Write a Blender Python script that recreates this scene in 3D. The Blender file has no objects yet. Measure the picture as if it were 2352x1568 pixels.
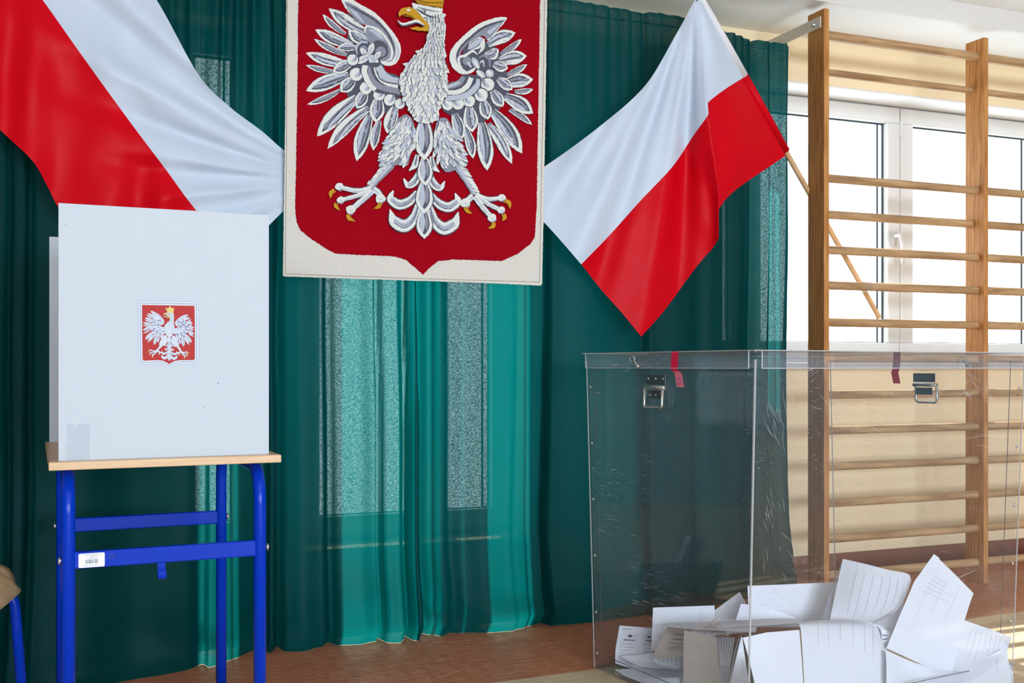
import bpy, bmesh, math, random
from mathutils import Vector, Matrix, noise
R = math.radians
random.seed(7)
scn = bpy.context.scene
col = scn.collection

# ------------------------------------------------------------------ camera
F = 2447.0; HY = 842.0; CH = 0.966; YAW = R(22.0)
cam_d = bpy.data.cameras.new('camera'); cam = bpy.data.objects.new('camera', cam_d); col.objects.link(cam)
cam_d.sensor_width = 36; cam_d.lens = F/2352*36
cam_d.shift_y = (HY-784)/2352
cam.location = (0, 0, CH); cam.rotation_euler = (R(90), 0, -YAW)
cam_d.clip_start = 0.02
scn.camera = cam
FW = Vector((math.sin(YAW), math.cos(YAW), 0)); RT = Vector((math.cos(YAW), -math.sin(YAW), 0)); UP = Vector((0, 0, 1))
C0 = Vector((0, 0, CH))

# ------------------------------------------------------------------ world, sun, daylight through the room's windows, exposure
w = bpy.data.worlds.new('world'); scn.world = w; w.use_nodes = True
bg = w.node_tree.nodes['Background']; bg.inputs[0].default_value = (0.86, 0.94, 1.0, 1); bg.inputs[1].default_value = 5.0
sd = bpy.data.lights.new('sun', 'SUN'); sd.energy = 13.0; sd.angle = R(0.8); sd.color = (1.0, 0.95, 0.86)
sun = bpy.data.objects.new('sun', sd); col.objects.link(sun)
sun.rotation_euler = Vector((-0.08, -1.0, -0.97)).to_track_quat('-Z', 'Y').to_euler()
def area(name, loc, size, rot, power, color):
    d = bpy.data.lights.new(name, 'AREA'); d.shape = 'RECTANGLE'; d.size, d.size_y = size; d.energy = power; d.color = color
    o = bpy.data.objects.new(name, d); col.objects.link(o); o.location = loc; o.rotation_euler = rot
    return o
# opposite wall's window band (behind the camera) and the ceiling tubes
for x, pw_ in ((-2.6, 105), (0.2, 180), (3.0, 330)):
    area('window_daylight', (x, -5.95, 1.55), (2.2, 1.3), (R(90), 0, 0), pw_, (0.76, 0.88, 1.0))
area('tube_lamp_light', (-0.6, -1.2, 2.95), (2.4, 0.3), (0, 0, 0), 14, (1.0, 0.97, 0.93))
area('tube_lamp_light', (2.6, -1.2, 2.95), (2.4, 0.3), (0, 0, 0), 14, (1.0, 0.97, 0.93))
scn.view_settings.view_transform = 'Standard'; scn.view_settings.look = 'None'
scn.view_settings.gamma = 1; scn.view_settings.use_curve_mapping = False
scn.view_settings.exposure = 0.0
scn.cycles.use_denoising = True
scn.cycles.max_bounces = 10; scn.cycles.transparent_max_bounces = 24; scn.cycles.sample_clamp_indirect = 6
scn.cycles.caustics_reflective = False; scn.cycles.caustics_refractive = False

# ------------------------------------------------------------------ helpers
def ray(px, py): return FW + RT*((px-1176)/F) + UP*((HY-py)/F)
def P(px, py, Y):                      # the photographed point at world depth Y (parallel to the window wall)
    d = ray(px, py); return C0 + d*(Y/d.y)
def Q(px, py, Z): return C0 + ray(px, py)*Z
def CW(X, Z, z): v = RT*X + FW*Z; return Vector((v.x, v.y, z))
def lerp(a, b, t): return a+(b-a)*t
def tag(o, label=None, cat=None, group=None, kind=None):
    if label: o['label'] = label
    if cat: o['category'] = cat
    if group: o['group'] = group
    if kind: o['kind'] = kind
    return o
def empty(name, loc=(0, 0, 0), rz=0):
    o = bpy.data.objects.new(name, None); col.objects.link(o); o.location = loc; o.rotation_euler = (0, 0, rz); o.empty_display_size = .05
    return o
def link(name, me, mats, parent=None, smooth=False):
    if not isinstance(mats, (list, tuple)): mats = [mats]
    for m in mats: me.materials.append(m)
    if smooth:
        for p in me.polygons: p.use_smooth = True
    o = bpy.data.objects.new(name, me); col.objects.link(o)
    if parent:
        o.parent = parent
        mw = Matrix.Translation(parent.location) @ parent.rotation_euler.to_matrix().to_4x4() if parent.parent is None else None
        if mw is not None: o.matrix_parent_inverse = Matrix.Identity(4)
    return o
class MB:
    """mesh builder; vertices are in the parent's local space"""
    def __init__(s): s.v = []; s.f = []; s.m = []
    def add(s, vs, fs, mi=0):
        n = len(s.v); s.v += [tuple(x) for x in vs]; s.f += [tuple(i+n for i in f) for f in fs]; s.m += [mi]*len(fs)
    def box(s, a, b, mi=0, M=None):
        x0, y0, z0 = a; x1, y1, z1 = b
        vs = [Vector(p) for p in ((x0,y0,z0),(x1,y0,z0),(x1,y1,z0),(x0,y1,z0),(x0,y0,z1),(x1,y0,z1),(x1,y1,z1),(x0,y1,z1))]
        if M: vs = [M @ p for p in vs]
        s.add(vs, [(0,3,2,1),(4,5,6,7),(0,1,5,4),(1,2,6,5),(2,3,7,6),(3,0,4,7)], mi)
    def tube(s, pts, r, n=12, caps=True, mi=0, sx=1.0):
        pts = [Vector(p) for p in pts]; rings = []; N = len(pts)
        up = None
        for i, p in enumerate(pts):
            t = (pts[min(i+1, N-1)]-pts[max(i-1, 0)]).normalized()
            if up is None:
                up = Vector((0, 0, 1)) if abs(t.z) < .9 else Vector((0, 1, 0))
            a = t.cross(up).normalized(); b = a.cross(t).normalized(); up = b
            rr = r[i] if isinstance(r, (list, tuple)) else r
            rings.append([p + a*math.cos(2*math.pi*k/n)*rr*sx + b*math.sin(2*math.pi*k/n)*rr for k in range(n)])
        vs = [q for rg in rings for q in rg]; fs = []
        for i in range(N-1):
            for k in range(n):
                k2 = (k+1) % n; fs.append((i*n+k, i*n+k2, (i+1)*n+k2, (i+1)*n+k))
        if caps: fs += [tuple(reversed(range(n))), tuple((N-1)*n+k for k in range(n))]
        s.add(vs, fs, mi)
    def grid(s, rows, mi=0, flip=False):
        n = len(rows[0]); vs = [q for r in rows for q in r]; fs = []
        for i in range(len(rows)-1):
            for k in range(n-1):
                f = (i*n+k, i*n+k+1, (i+1)*n+k+1, (i+1)*n+k); fs.append(f[::-1] if flip else f)
        s.add(vs, fs, mi)
    def build(s, name, mats, parent=None, smooth=False, bevel=0, seg=2):
        me = bpy.data.meshes.new(name); me.from_pydata(s.v, [], s.f); me.update()
        for i, p in enumerate(me.polygons): p.material_index = s.m[i]
        o = link(name, me, mats, parent, smooth)
        if bevel:
            b = o.modifiers.new('bevel', 'BEVEL'); b.width = bevel; b.segments = seg; b.limit_method = 'ANGLE'
        return o
def font_mesh(name, cu):
    t = bpy.data.objects.new(name, cu); me = bpy.data.meshes.new_from_object(t); me.name = name
    bpy.data.objects.remove(t); o = bpy.data.objects.new(name, me); col.objects.link(o)
    if not me.materials: me.materials.append(cu.materials[0])
    return o
def fillet(pts, rad, n=6):
    """round the inner corners of a polyline"""
    pts = [Vector(p) for p in pts]; out = [pts[0]]
    for i in range(1, len(pts)-1):
        a, b, c = pts[i-1], pts[i], pts[i+1]
        p0 = b + (a-b).normalized()*rad; p1 = b + (c-b).normalized()*rad
        for k in range(n+1):
            t = k/n; out.append(p0*(1-t)**2 + b*2*t*(1-t) + p1*t*t)
    out.append(pts[-1]); return out
def cr(p, t):
    """Catmull-Rom through a list, t in 0..len-1"""
    n = len(p)-1; i = min(int(t), n-1); u = t-i
    p1, p2 = p[i], p[i+1]
    p0 = p[i-1] if i > 0 else p1*2-p2
    p3 = p[i+2] if i+2 <= n else p2*2-p1
    return ((p1*2)+(p2-p0)*u+(p0*2-p1*5+p2*4-p3)*u*u+(p1*3-p0-p2*3+p3)*u**3)*.5

# ------------------------------------------------------------------ materials
def mat(name, color=(.8,.8,.8), rough=.5, metal=0, spec=.5, **kw):
    m = bpy.data.materials.new(name); m.use_nodes = True
    b = m.node_tree.nodes['Principled BSDF']
    b.inputs['Base Color'].default_value = (*color, 1); b.inputs['Roughness'].default_value = rough
    b.inputs['Metallic'].default_value = metal; b.inputs['Specular IOR Level'].default_value = spec
    for k, v in kw.items(): b.inputs[k.replace('_', ' ')].default_value = v
    return m
def nodes(m): return m.node_tree.nodes, m.node_tree.links, m.node_tree.nodes['Principled BSDF']
def noisemix(m, c1, c2, scale=(1,1,1), nscale=5, detail=4, lo=.35, hi=.65, bump=0, bdist=.002, coord='Object', dist=0):
    N, L, b = nodes(m)
    tc = N.new('ShaderNodeTexCoord'); mp = N.new('ShaderNodeMapping'); mp.inputs['Scale'].default_value = scale
    nz = N.new('ShaderNodeTexNoise'); nz.inputs['Scale'].default_value = nscale; nz.inputs['Detail'].default_value = detail
    nz.inputs['Distortion'].default_value = dist
    rp = N.new('ShaderNodeValToRGB'); rp.color_ramp.elements[0].position = lo; rp.color_ramp.elements[1].position = hi
    rp.color_ramp.elements[0].color = (*c1, 1); rp.color_ramp.elements[1].color = (*c2, 1)
    L.new(tc.outputs[coord], mp.inputs[0]); L.new(mp.outputs[0], nz.inputs['Vector']); L.new(nz.outputs['Fac'], rp.inputs[0]); L.new(rp.outputs[0], b.inputs['Base Color'])
    if bump:
        bp = N.new('ShaderNodeBump'); bp.inputs['Strength'].default_value = bump; bp.inputs['Distance'].default_value = bdist
        L.new(nz.outputs['Fac'], bp.inputs['Height']); L.new(bp.outputs[0], b.inputs['Normal'])
    return rp

M = {}
M['wall'] = mat('cream_wall_paint', (.80,.62,.38), .75); noisemix(M['wall'], (.87,.70,.45), (.91,.735,.48), nscale=3, bump=.05)
M['wall_white'] = mat('white_wall_paint', (.78,.78,.76), .8); noisemix(M['wall_white'], (.76,.76,.74), (.81,.81,.79), nscale=4)
M['ceiling'] = mat('ceiling_paint', (.82,.83,.83), .8); noisemix(M['ceiling'], (.85,.87,.89), (.89,.91,.93), nscale=2, bump=.05)
M['pvc'] = mat('white_window_plastic', (.80,.80,.79), .3)
M['gasket'] = mat('window_gasket', (.03,.05,.07), .5)
M['base'] = mat('brown_linoleum_skirting', (.21,.075,.045), .5)

def wood(name, c1, c2, axis='z', nscale=6, stretch=14, rough=.5, knots=False):
    m = mat(name, c1, rough, spec=.25); N, L, b = nodes(m)
    tc = N.new('ShaderNodeTexCoord'); mp = N.new('ShaderNodeMapping')
    sc = {'z': (stretch, stretch, 1), 'x': (1, stretch, stretch), 'y': (stretch, 1, stretch)}[axis]
    mp.inputs['Scale'].default_value = sc
    nz = N.new('ShaderNodeTexNoise'); nz.inputs['Scale'].default_value = nscale; nz.inputs['Detail'].default_value = 6; nz.inputs['Distortion'].default_value = .6
    rp = N.new('ShaderNodeValToRGB'); rp.color_ramp.elements[0].position = .32; rp.color_ramp.elements[1].position = .68
    rp.color_ramp.elements[0].color = (*c1, 1); rp.color_ramp.elements[1].color = (*c2, 1)
    L.new(tc.outputs['Object'], mp.inputs[0]); L.new(mp.outputs[0], nz.inputs['Vector']); L.new(nz.outputs['Fac'], rp.inputs[0])
    out = rp.outputs[0]
    if knots:
        m2 = N.new('ShaderNodeMapping'); m2.inputs['Scale'].default_value = (6, 6, 2.2)
        vo = N.new('ShaderNodeTexVoronoi'); vo.inputs['Scale'].default_value = 1.0
        L.new(tc.outputs['Object'], m2.inputs[0]); L.new(m2.outputs[0], vo.inputs['Vector'])
        r2 = N.new('ShaderNodeValToRGB'); r2.color_ramp.elements[0].position = .10; r2.color_ramp.elements[1].position = .19
        r2.color_ramp.elements[0].color = (1,1,1,1); r2.color_ramp.elements[1].color = (0,0,0,1)
        L.new(vo.outputs['Distance'], r2.inputs[0])
        mx = N.new('ShaderNodeMix'); mx.data_type = 'RGBA'; L.new(r2.outputs[0], mx.inputs['Factor']); L.new(out, mx.inputs['A'])
        mx.inputs['B'].default_value = (c1[0]*.22, c1[1]*.15, c1[2]*.15, 1); out = mx.outputs['Result']
        # growth rings
        wv = N.new('ShaderNodeTexWave'); wv.wave_type = 'RINGS'; wv.inputs['Scale'].default_value = 7; wv.inputs['Distortion'].default_value = 3; wv.inputs['Detail'].default_value = 2
        m3 = N.new('ShaderNodeMapping'); m3.inputs['Scale'].default_value = (3.5, 3.5, .12); L.new(tc.outputs['Object'], m3.inputs[0]); L.new(m3.outputs[0], wv.inputs['Vector'])
        mx2 = N.new('ShaderNodeMix'); mx2.data_type = 'RGBA'; mx2.blend_type = 'MULTIPLY'; L.new(out, mx2.inputs['A'])
        r3 = N.new('ShaderNodeValToRGB'); r3.color_ramp.elements[0].color = (.66,.52,.42,1); r3.color_ramp.elements[1].color = (1,1,1,1); r3.color_ramp.elements[1].position = .45
        L.new(wv.outputs['Fac'], r3.inputs[0]); L.new(r3.outputs[0], mx2.inputs['B']); mx2.inputs['Factor'].default_value = .4
        out = mx2.outputs['Result']
    L.new(out, b.inputs['Base Color'])
    return m
M['pine'] = wood('varnished_pine', (.38,.145,.035), (.60,.285,.09), 'z', knots=True)
M['rung'] = wood('worn_wooden_rung', (.30,.165,.075), (.56,.35,.18), 'x', nscale=4, stretch=9)
M['dowel'] = wood('pale_dowel', (.55,.33,.16), (.70,.46,.25), 'x', nscale=3, stretch=5)
M['beech'] = wood('beech_laminate', (.56,.36,.20), (.68,.46,.28), 'x', nscale=6, stretch=16, rough=.35)
M['ply'] = wood('bent_plywood', (.46,.30,.15), (.60,.42,.23), 'x', nscale=4, stretch=9, rough=.35)
M['blue'] = mat('blue_enamel', (.0,.030,.42), .2, spec=.16)
M['steel'] = mat('steel', (.62,.62,.60), .28, 1)
M['zinc'] = mat('dark_zinc_plate', (.10,.12,.13), .45, .6)
M['bracket'] = mat('grey_painted_bracket', (.66,.58,.48), .45)
M['plastic'] = mat('white_corrugated_plastic', (.50,.535,.59), .6, spec=.12)
N_, L_, b_ = nodes(M['plastic'])
wv = N_.new('ShaderNodeTexWave'); wv.inputs['Scale'].default_value = 62; wv.wave_type = 'BANDS'; tc = N_.new('ShaderNodeTexCoord')
bp = N_.new('ShaderNodeBump'); bp.inputs['Strength'].default_value = .05; bp.inputs['Distance'].default_value = .0006
L_.new(tc.outputs['Object'], wv.inputs['Vector']); L_.new(wv.outputs['Fac'], bp.inputs['Height']); L_.new(bp.outputs[0], b_.inputs['Normal'])

def cloth_translucent(name, diff, trans, tw, rough=.55, sheer=0, grain=0, spec=.3):
    m = mat(name, diff, rough, spec=spec); N, L, b = nodes(m); out = N['Material Output']
    tr = N.new('ShaderNodeBsdfTranslucent'); tr.inputs[0].default_value = (*trans, 1)
    mx = N.new('ShaderNodeMixShader'); mx.inputs[0].default_value = tw
    L.new(b.outputs[0], mx.inputs[1]); L.new(tr.outputs[0], mx.inputs[2]); last = mx
    tc = N.new('ShaderNodeTexCoord')
    if sheer:
        tp = N.new('ShaderNodeBsdfTransparent'); tp.inputs[0].default_value = (.80, 1.0, .98, 1)
        m2 = N.new('ShaderNodeMixShader'); L.new(mx.outputs[0], m2.inputs[1]); L.new(tp.outputs[0], m2.inputs[2]); last = m2
        mp = N.new('ShaderNodeMapping'); mp.inputs['Scale'].default_value = (1, 1, 1.6)
        nz = N.new('ShaderNodeTexNoise'); nz.inputs['Scale'].default_value = 150; nz.inputs['Detail'].default_value = 2
        lw = N.new('ShaderNodeLayerWeight'); lw.inputs[0].default_value = .5
        r = N.new('ShaderNodeMapRange'); r.inputs['From Min'].default_value = .38; r.inputs['From Max'].default_value = .66
        r.inputs['To Min'].default_value = sheer*.3; r.inputs['To Max'].default_value = sheer*1.9
        r2 = N.new('ShaderNodeMapRange'); r2.inputs['From Min'].default_value = .12; r2.inputs['From Max'].default_value = .55; r2.inputs['To Min'].default_value = 1; r2.inputs['To Max'].default_value = 0
        mu = N.new('ShaderNodeMath'); mu.operation = 'MULTIPLY'
        L.new(tc.outputs['Object'], mp.inputs[0]); L.new(mp.outputs[0], nz.inputs['Vector']); L.new(nz.outputs['Fac'], r.inputs['Value'])
        L.new(lw.outputs['Facing'], r2.inputs['Value']); L.new(r.outputs[0], mu.inputs[0]); L.new(r2.outputs[0], mu.inputs[1]); L.new(mu.outputs[0], m2.inputs[0])
    if grain:
        n2 = N.new('ShaderNodeTexNoise'); n2.inputs['Scale'].default_value = 420; bp = N.new('ShaderNodeBump'); bp.inputs['Strength'].default_value = grain; bp.inputs['Distance'].default_value = .0008
        L.new(tc.outputs['Object'], n2.inputs['Vector']); L.new(n2.outputs['Fac'], bp.inputs['Height']); L.new(bp.outputs[0], b.inputs['Normal'])
    L.new(last.outputs[0], out.inputs[0]); return m
M['curtain'] = cloth_translucent('dark_teal_curtain_fabric', (.0,.034,.039), (.0,.19,.19), .30, rough=.5, sheer=.036, grain=.35, spec=.08)
M['flag_white'] = cloth_translucent('white_flag_cloth', (.64,.71,.83), (.66,.72,.82), .18, rough=.45)
M['flag_red'] = cloth_translucent('red_flag_cloth', (.66,.002,.010), (.65,.01,.02), .14, rough=.38, spec=.07)
M['sleeve'] = mat('white_sleeve', (.72,.71,.74), .5)

def wool(name, c, c2=None, s=700):
    m = mat(name, c, .95, spec=.1); c2 = c2 or tuple(x*.82 for x in c)
    noisemix(m, c2, c, nscale=s, detail=2, lo=.35, hi=.6, bump=.6, bdist=.0015); return m
M['w_cream'] = wool('cream_wool_backing', (.70,.65,.59), (.60,.55,.49)); M['w_red'] = wool('deep_red_wool', (.36,.001,.009), (.25,.0,.006))
M['w_W'] = wool('off_white_wool', (.78,.77,.72), (.60,.60,.58)); M['w_D'] = wool('slate_wool', (.105,.11,.14), (.07,.07,.10))
M['w_M'] = wool('mid_grey_wool', (.29,.30,.36), (.20,.21,.26)); M['w_L'] = wool('pale_grey_wool', (.52,.54,.62), (.40,.42,.50))
M['w_G'] = wool('golden_wool', (.62,.33,.03), (.45,.22,.015)); M['w_g'] = wool('brown_gold_wool', (.30,.15,.015))
M['w_stitch'] = mat('grey_stitching', (.32,.29,.25), .9)
M['p_white'] = mat('print_white', (.56,.60,.665), .6, spec=.1); M['p_line'] = mat('print_lilac_line', (.22,.22,.38), .6, spec=.1); M['p_edge'] = mat('print_grey_outline', (.14,.16,.24), .6, spec=.1)
M['p_gold'] = mat('print_gold', (.66,.50,.17), .6, spec=.1); M['p_red'] = mat('print_red', (.52,.055,.055), .6, spec=.1)
N_, L_, b_ = nodes(M['p_red']); wv = N_.new('ShaderNodeTexWave'); wv.inputs['Scale'].default_value = 95; wv.wave_type = 'BANDS'; tc = N_.new('ShaderNodeTexCoord')
rp = N_.new('ShaderNodeValToRGB'); rp.color_ramp.elements[0].color = (.35,.028,.028,1); rp.color_ramp.elements[1].color = (.46,.05,.048,1)
L_.new(tc.outputs['Object'], wv.inputs['Vector']); L_.new(wv.outputs['Fac'], rp.inputs[0]); L_.new(rp.outputs[0], b_.inputs['Base Color'])
M['paper'] = mat('white_paper', (.80,.80,.84), .7); 
M['paper'] = cloth_translucent('white_ballot_paper', (.80,.81,.89), (.75,.75,.82), .12, rough=.7)
M['paper_shaded'] = cloth_translucent('shaded_ballot_paper', (.68,.60,.55), (.66,.58,.53), .10, rough=.7)  # the same ballot paper, with backlit shade put into its colour
M['ink'] = mat('printing_ink', (.05,.05,.06), .7); M['ghost'] = mat('faint_show_through_print', (.66,.66,.73), .7)
M['label'] = mat('label_white', (.80,.82,.86), .4); M['tape_red'] = mat('red_seal_tape', (.80,.006,.07), .35)
M['tape_pink'] = mat('pink_faded_seal_tape', (.85,.22,.28), .35)
M['dark'] = mat('dark_fabric', (.03,.035,.05), .8)

def clear(name, tint, ior=1.49, rough=.02, scratch=0, haze=0):
    m = bpy.data.materials.new(name); m.use_nodes = True; N = m.node_tree.nodes; L = m.node_tree.links
    N.remove(N['Principled BSDF']); out = N['Material Output']
    tp = N.new('ShaderNodeBsdfTransparent'); tp.inputs[0].default_value = (*tint, 1)
    gl = N.new('ShaderNodeBsdfGlossy'); gl.inputs['Roughness'].default_value = rough
    f0 = ((ior-1)/(ior+1))**2
    lw = N.new('ShaderNodeLayerWeight'); lw.inputs[0].default_value = .5
    pw = N.new('ShaderNodeMath'); pw.operation = 'POWER'; pw.inputs[1].default_value = 5; L.new(lw.outputs['Facing'], pw.inputs[0])
    fr = N.new('ShaderNodeMath'); fr.operation = 'MULTIPLY_ADD'; fr.inputs[1].default_value = 1-f0; fr.inputs[2].default_value = f0; L.new(pw.outputs[0], fr.inputs[0])
    mx = N.new('ShaderNodeMixShader'); L.new(fr.outputs[0], mx.inputs[0]); L.new(tp.outputs[0], mx.inputs[1]); L.new(gl.outputs[0], mx.inputs[2]); last = mx
    if scratch or haze:
        df = N.new('ShaderNodeBsdfDiffuse'); df.inputs[0].default_value = (.85,.86,.88,1)
        m2 = N.new('ShaderNodeMixShader'); L.new(mx.outputs[0], m2.inputs[1]); L.new(df.outputs[0], m2.inputs[2]); last = m2
        tc = N.new('ShaderNodeTexCoord'); acc = None
        for k, (rx, ry, rz, s, st) in enumerate(((20,35,50,9,30),(70,-30,15,7,34),(-40,60,110,10,38))):
            mp = N.new('ShaderNodeMapping'); mp.inputs['Rotation'].default_value = (R(rx),R(ry),R(rz)); mp.inputs['Scale'].default_value = (st,1,st*.6)
            nz = N.new('ShaderNodeTexNoise'); nz.inputs['Scale'].default_value = s; nz.inputs['Detail'].default_value = 1; nz.inputs['Distortion'].default_value = .15
            gt = N.new('ShaderNodeMapRange'); gt.inputs['From Min'].default_value = .735; gt.inputs['From Max'].default_value = .78; gt.inputs['To Max'].default_value = scratch
            L.new(tc.outputs['Object'], mp.inputs[0]); L.new(mp.outputs[0], nz.inputs['Vector']); L.new(nz.outputs['Fac'], gt.inputs['Value'])
            if acc is None: acc = gt.outputs[0]
            else:
                a = N.new('ShaderNodeMath'); a.operation = 'MAXIMUM'; L.new(acc, a.inputs[0]); L.new(gt.outputs[0], a.inputs[1]); acc = a.outputs[0]
        big = N.new('ShaderNodeTexNoise'); big.inputs['Scale'].default_value = 3.0
        bm = N.new('ShaderNodeMapRange'); bm.inputs['From Min'].default_value = .42; bm.inputs['From Max'].default_value = .62
        L.new(tc.outputs['Object'], big.inputs['Vector']); L.new(big.outputs['Fac'], bm.inputs['Value'])
        mu = N.new('ShaderNodeMath'); mu.operation = 'MULTIPLY_ADD'; L.new(acc, mu.inputs[0]); L.new(bm.outputs[0], mu.inputs[1]); mu.inputs[2].default_value = haze
        L.new(mu.outputs[0], m2.inputs[0])
    L.new(last.outputs[0], out.inputs[0]); return m
M['glass'] = clear('window_glass', (.96,.98,.98), 1.3)
M['acrylic'] = clear('clear_acrylic', (.978,.983,.989), 1.45, .03, scratch=.32, haze=.006)
M['acrylic_lid'] = clear('clear_acrylic_lid', (.96,.967,.985), 1.5, .05, scratch=.5, haze=.03)
M['acrylic_edge'] = clear('acrylic_cut_edge', (.75,.72,.72), 1.7, .1, haze=.35)
M['tape_clear'] = clear('clear_adhesive_tape', (.93,.94,.95), 1.45, .12, haze=.06)

# ------------------------------------------------------------------ floor, ceiling, walls
YW = 4.03
fl = MB(); fl.add([(-5,-6.2,0),(7,-6.2,0),(7,4.4,0),(-5,4.4,0)], [(0,1,2,3)])
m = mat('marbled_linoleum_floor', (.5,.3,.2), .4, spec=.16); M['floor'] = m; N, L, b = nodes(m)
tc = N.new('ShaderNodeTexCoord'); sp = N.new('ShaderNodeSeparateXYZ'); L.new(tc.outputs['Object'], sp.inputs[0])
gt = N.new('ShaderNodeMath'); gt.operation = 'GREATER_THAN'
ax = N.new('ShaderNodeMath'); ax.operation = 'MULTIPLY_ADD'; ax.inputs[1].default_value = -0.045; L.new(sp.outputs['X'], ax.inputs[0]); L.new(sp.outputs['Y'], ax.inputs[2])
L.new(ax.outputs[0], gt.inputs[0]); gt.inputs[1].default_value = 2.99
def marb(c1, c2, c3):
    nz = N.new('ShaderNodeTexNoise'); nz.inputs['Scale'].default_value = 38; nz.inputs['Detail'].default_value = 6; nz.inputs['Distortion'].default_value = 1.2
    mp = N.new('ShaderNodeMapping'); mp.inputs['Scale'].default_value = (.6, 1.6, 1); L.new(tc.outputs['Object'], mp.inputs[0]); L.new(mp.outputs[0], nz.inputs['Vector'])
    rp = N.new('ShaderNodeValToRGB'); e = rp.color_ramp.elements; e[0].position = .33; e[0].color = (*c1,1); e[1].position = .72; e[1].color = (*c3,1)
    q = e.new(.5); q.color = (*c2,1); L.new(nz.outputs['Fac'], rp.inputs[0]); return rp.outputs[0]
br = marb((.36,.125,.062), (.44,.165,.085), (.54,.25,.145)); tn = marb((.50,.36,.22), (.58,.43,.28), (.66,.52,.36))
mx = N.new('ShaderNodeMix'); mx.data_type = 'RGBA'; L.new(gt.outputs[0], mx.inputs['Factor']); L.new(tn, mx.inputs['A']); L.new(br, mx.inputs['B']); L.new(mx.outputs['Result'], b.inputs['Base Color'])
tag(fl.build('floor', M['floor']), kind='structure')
ce = MB(); ce.box((-5,3.60,2.475),(7,4.40,2.7)); ce.add([(-5,3.60,2.475),(7,3.60,2.475),(7,3.52,2.53),(-5,3.52,2.53)], [(0,1,2,3)])
ce.add([(-5,3.52,2.53),(7,3.52,2.53),(7,2.6,2.54),(-5,2.6,2.54)], [(0,1,2,3)]); ce.add([(-5,2.6,2.54),(7,2.6,2.54),(7,2.6,3.0),(-5,2.6,3.0)], [(0,1,2,3)])
ce.box((-5,-6.2,3.0),(7,2.6,3.1))
tag(ce.build('ceiling', M['ceiling']), kind='structure')
x_w1 = P(1742, 500, 3.75).x
wins = [  # x0, x1, z0, z1 openings in the window wall
    (P(412,900,3.72).x, P(640,900,3.72).x, .27, 2.25), (P(738,900,3.72).x, P(1285,900,3.72).x, .27, 2.25),
    (x_w1, 4.76, .985, 2.27), ]
wb = MB(); YB = 4.36; x = -5
for (a, c, z0, z1) in wins:
    wb.box((x, YW, 0), (a, YB, 2.7)); wb.box((a, YW, 0), (c, YB, z0)); wb.box((a, YW, z1), (c, YB, 2.7)); x = c
wb.box((x, YW, 0), (7, YB, 2.7))
tag(wb.build('wall_window', M['wall']), kind='structure')
b0 = MB(); b0.add([(-5,YW-.004,.1),(7,YW-.004,.1),(7,YW-.012,.02),(-5,YW-.012,.02),(7,YW-.05,.001),(-5,YW-.05,.001)], [(0,1,2,3),(3,2,4,5)])
tag(b0.build('baseboard_window', M['base']), kind='structure')
M['side_wall'] = mat('blue_grey_wall_paint', (.17,.24,.31), .7)
for nm, a, c in (('wall_left', (-5.1,-6.2,0), (-5,4.4,3.1)), ('wall_right', (7,-6.2,0), (7.1,4.4,3.1))):
    q = MB(); q.box(a, c); tag(q.build(nm, M['side_wall']), kind='structure')
q = MB(); q.box((-5,-6.3,0),(7,-6.2,.85)); q.box((-5,-6.3,2.25),(7,-6.2,3.1))
for a, c in ((-5,-3.75),(-1.45,-.95),(1.35,1.85),(4.15,7)): q.box((a,-6.3,.85),(c,-6.2,2.25))
tag(q.build('wall_back', mat('grey_wall_paint', (.24,.28,.33), .7)), kind='structure')

# windows: parts frame, sash, pane, hinge, handle
def window(n, x0, x1, z0, z1, splits, low=None, label=''):
    e = empty('window_%d' % n, (x0, 4.22, z0)); tag(e, kind='structure')
    L_ = Vector(e.location)
    def bx(mb, a, b): mb.box(Vector(a)-L_, Vector(b)-L_)
    fr = MB(); w = .035; y0, y1 = 4.225, 4.285
    bx(fr, (x0,y0,z0),(x1,y1,z0+w)); bx(fr, (x0,y0,z1-w),(x1,y1,z1)); bx(fr, (x0,y0,z0),(x0+w,y1,z1)); bx(fr, (x1-w,y0,z0),(x1,y1,z1))
    fr.build('window_frame', M['pvc'], e, bevel=.004)
    xs = [x0+.012]+splits+[x1-.012]
    for i in range(len(xs)-1):
        a, b = xs[i]+.0035, xs[i+1]-.0035; sw = .078; sz0, sz1 = z0+.022, z1-.015; s = MB(); yy0, yy1 = 4.20, 4.27
        bx(s,(a,yy0,sz0),(b,yy1,sz0+sw)); bx(s,(a,yy0,sz1-sw),(b,yy1,sz1)); bx(s,(a,yy0,sz0+sw),(a+sw,yy1,sz1-sw)); bx(s,(b-sw,yy0,sz0+sw),(b,yy1,sz1-sw))
        if low: bx(s,(a+sw,4.236,low-.010),(b-sw,4.254,low+.010))
        s.build('sash', M['pvc'], e, bevel=.006)
        # chamfer beads + gasket
        g = MB(); ga, gb, g0, g1 = a+sw, b-sw, sz0+sw, sz1-sw; t = .007
        for (p, q_) in (((ga,4.232,g0),(gb,4.238,g0+t*.6)), ((ga,4.232,g1-t),(gb,4.238,g1)), ((ga,4.232,g0),(ga+t,4.238,g1)), ((gb-t,4.232,g0),(gb,4.238,g1))): bx(g, p, q_)
        if i < len(xs)-1: bx(g, (gb-.032, 4.240, g0), (gb-.024, 4.246, g1))
        g.build('gasket', M['gasket'], e)
        pn = MB(); bx(pn, (ga-.005,4.243,g0-.005),(gb+.005,4.247,g1+.005)); pn.build('pane', M['glass'], e)
        if 0 < i+1 < len(xs)-1:
            h = MB(); hx = b+.0035
            for zz in (z1-.12, z0+.06): h.tube([Vector((hx,4.197,zz-.035))-L_, Vector((hx,4.197,zz+.035))-L_], .009, 10)
            h.build('hinge', M['pvc'], e, smooth=False)
    return e
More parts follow.
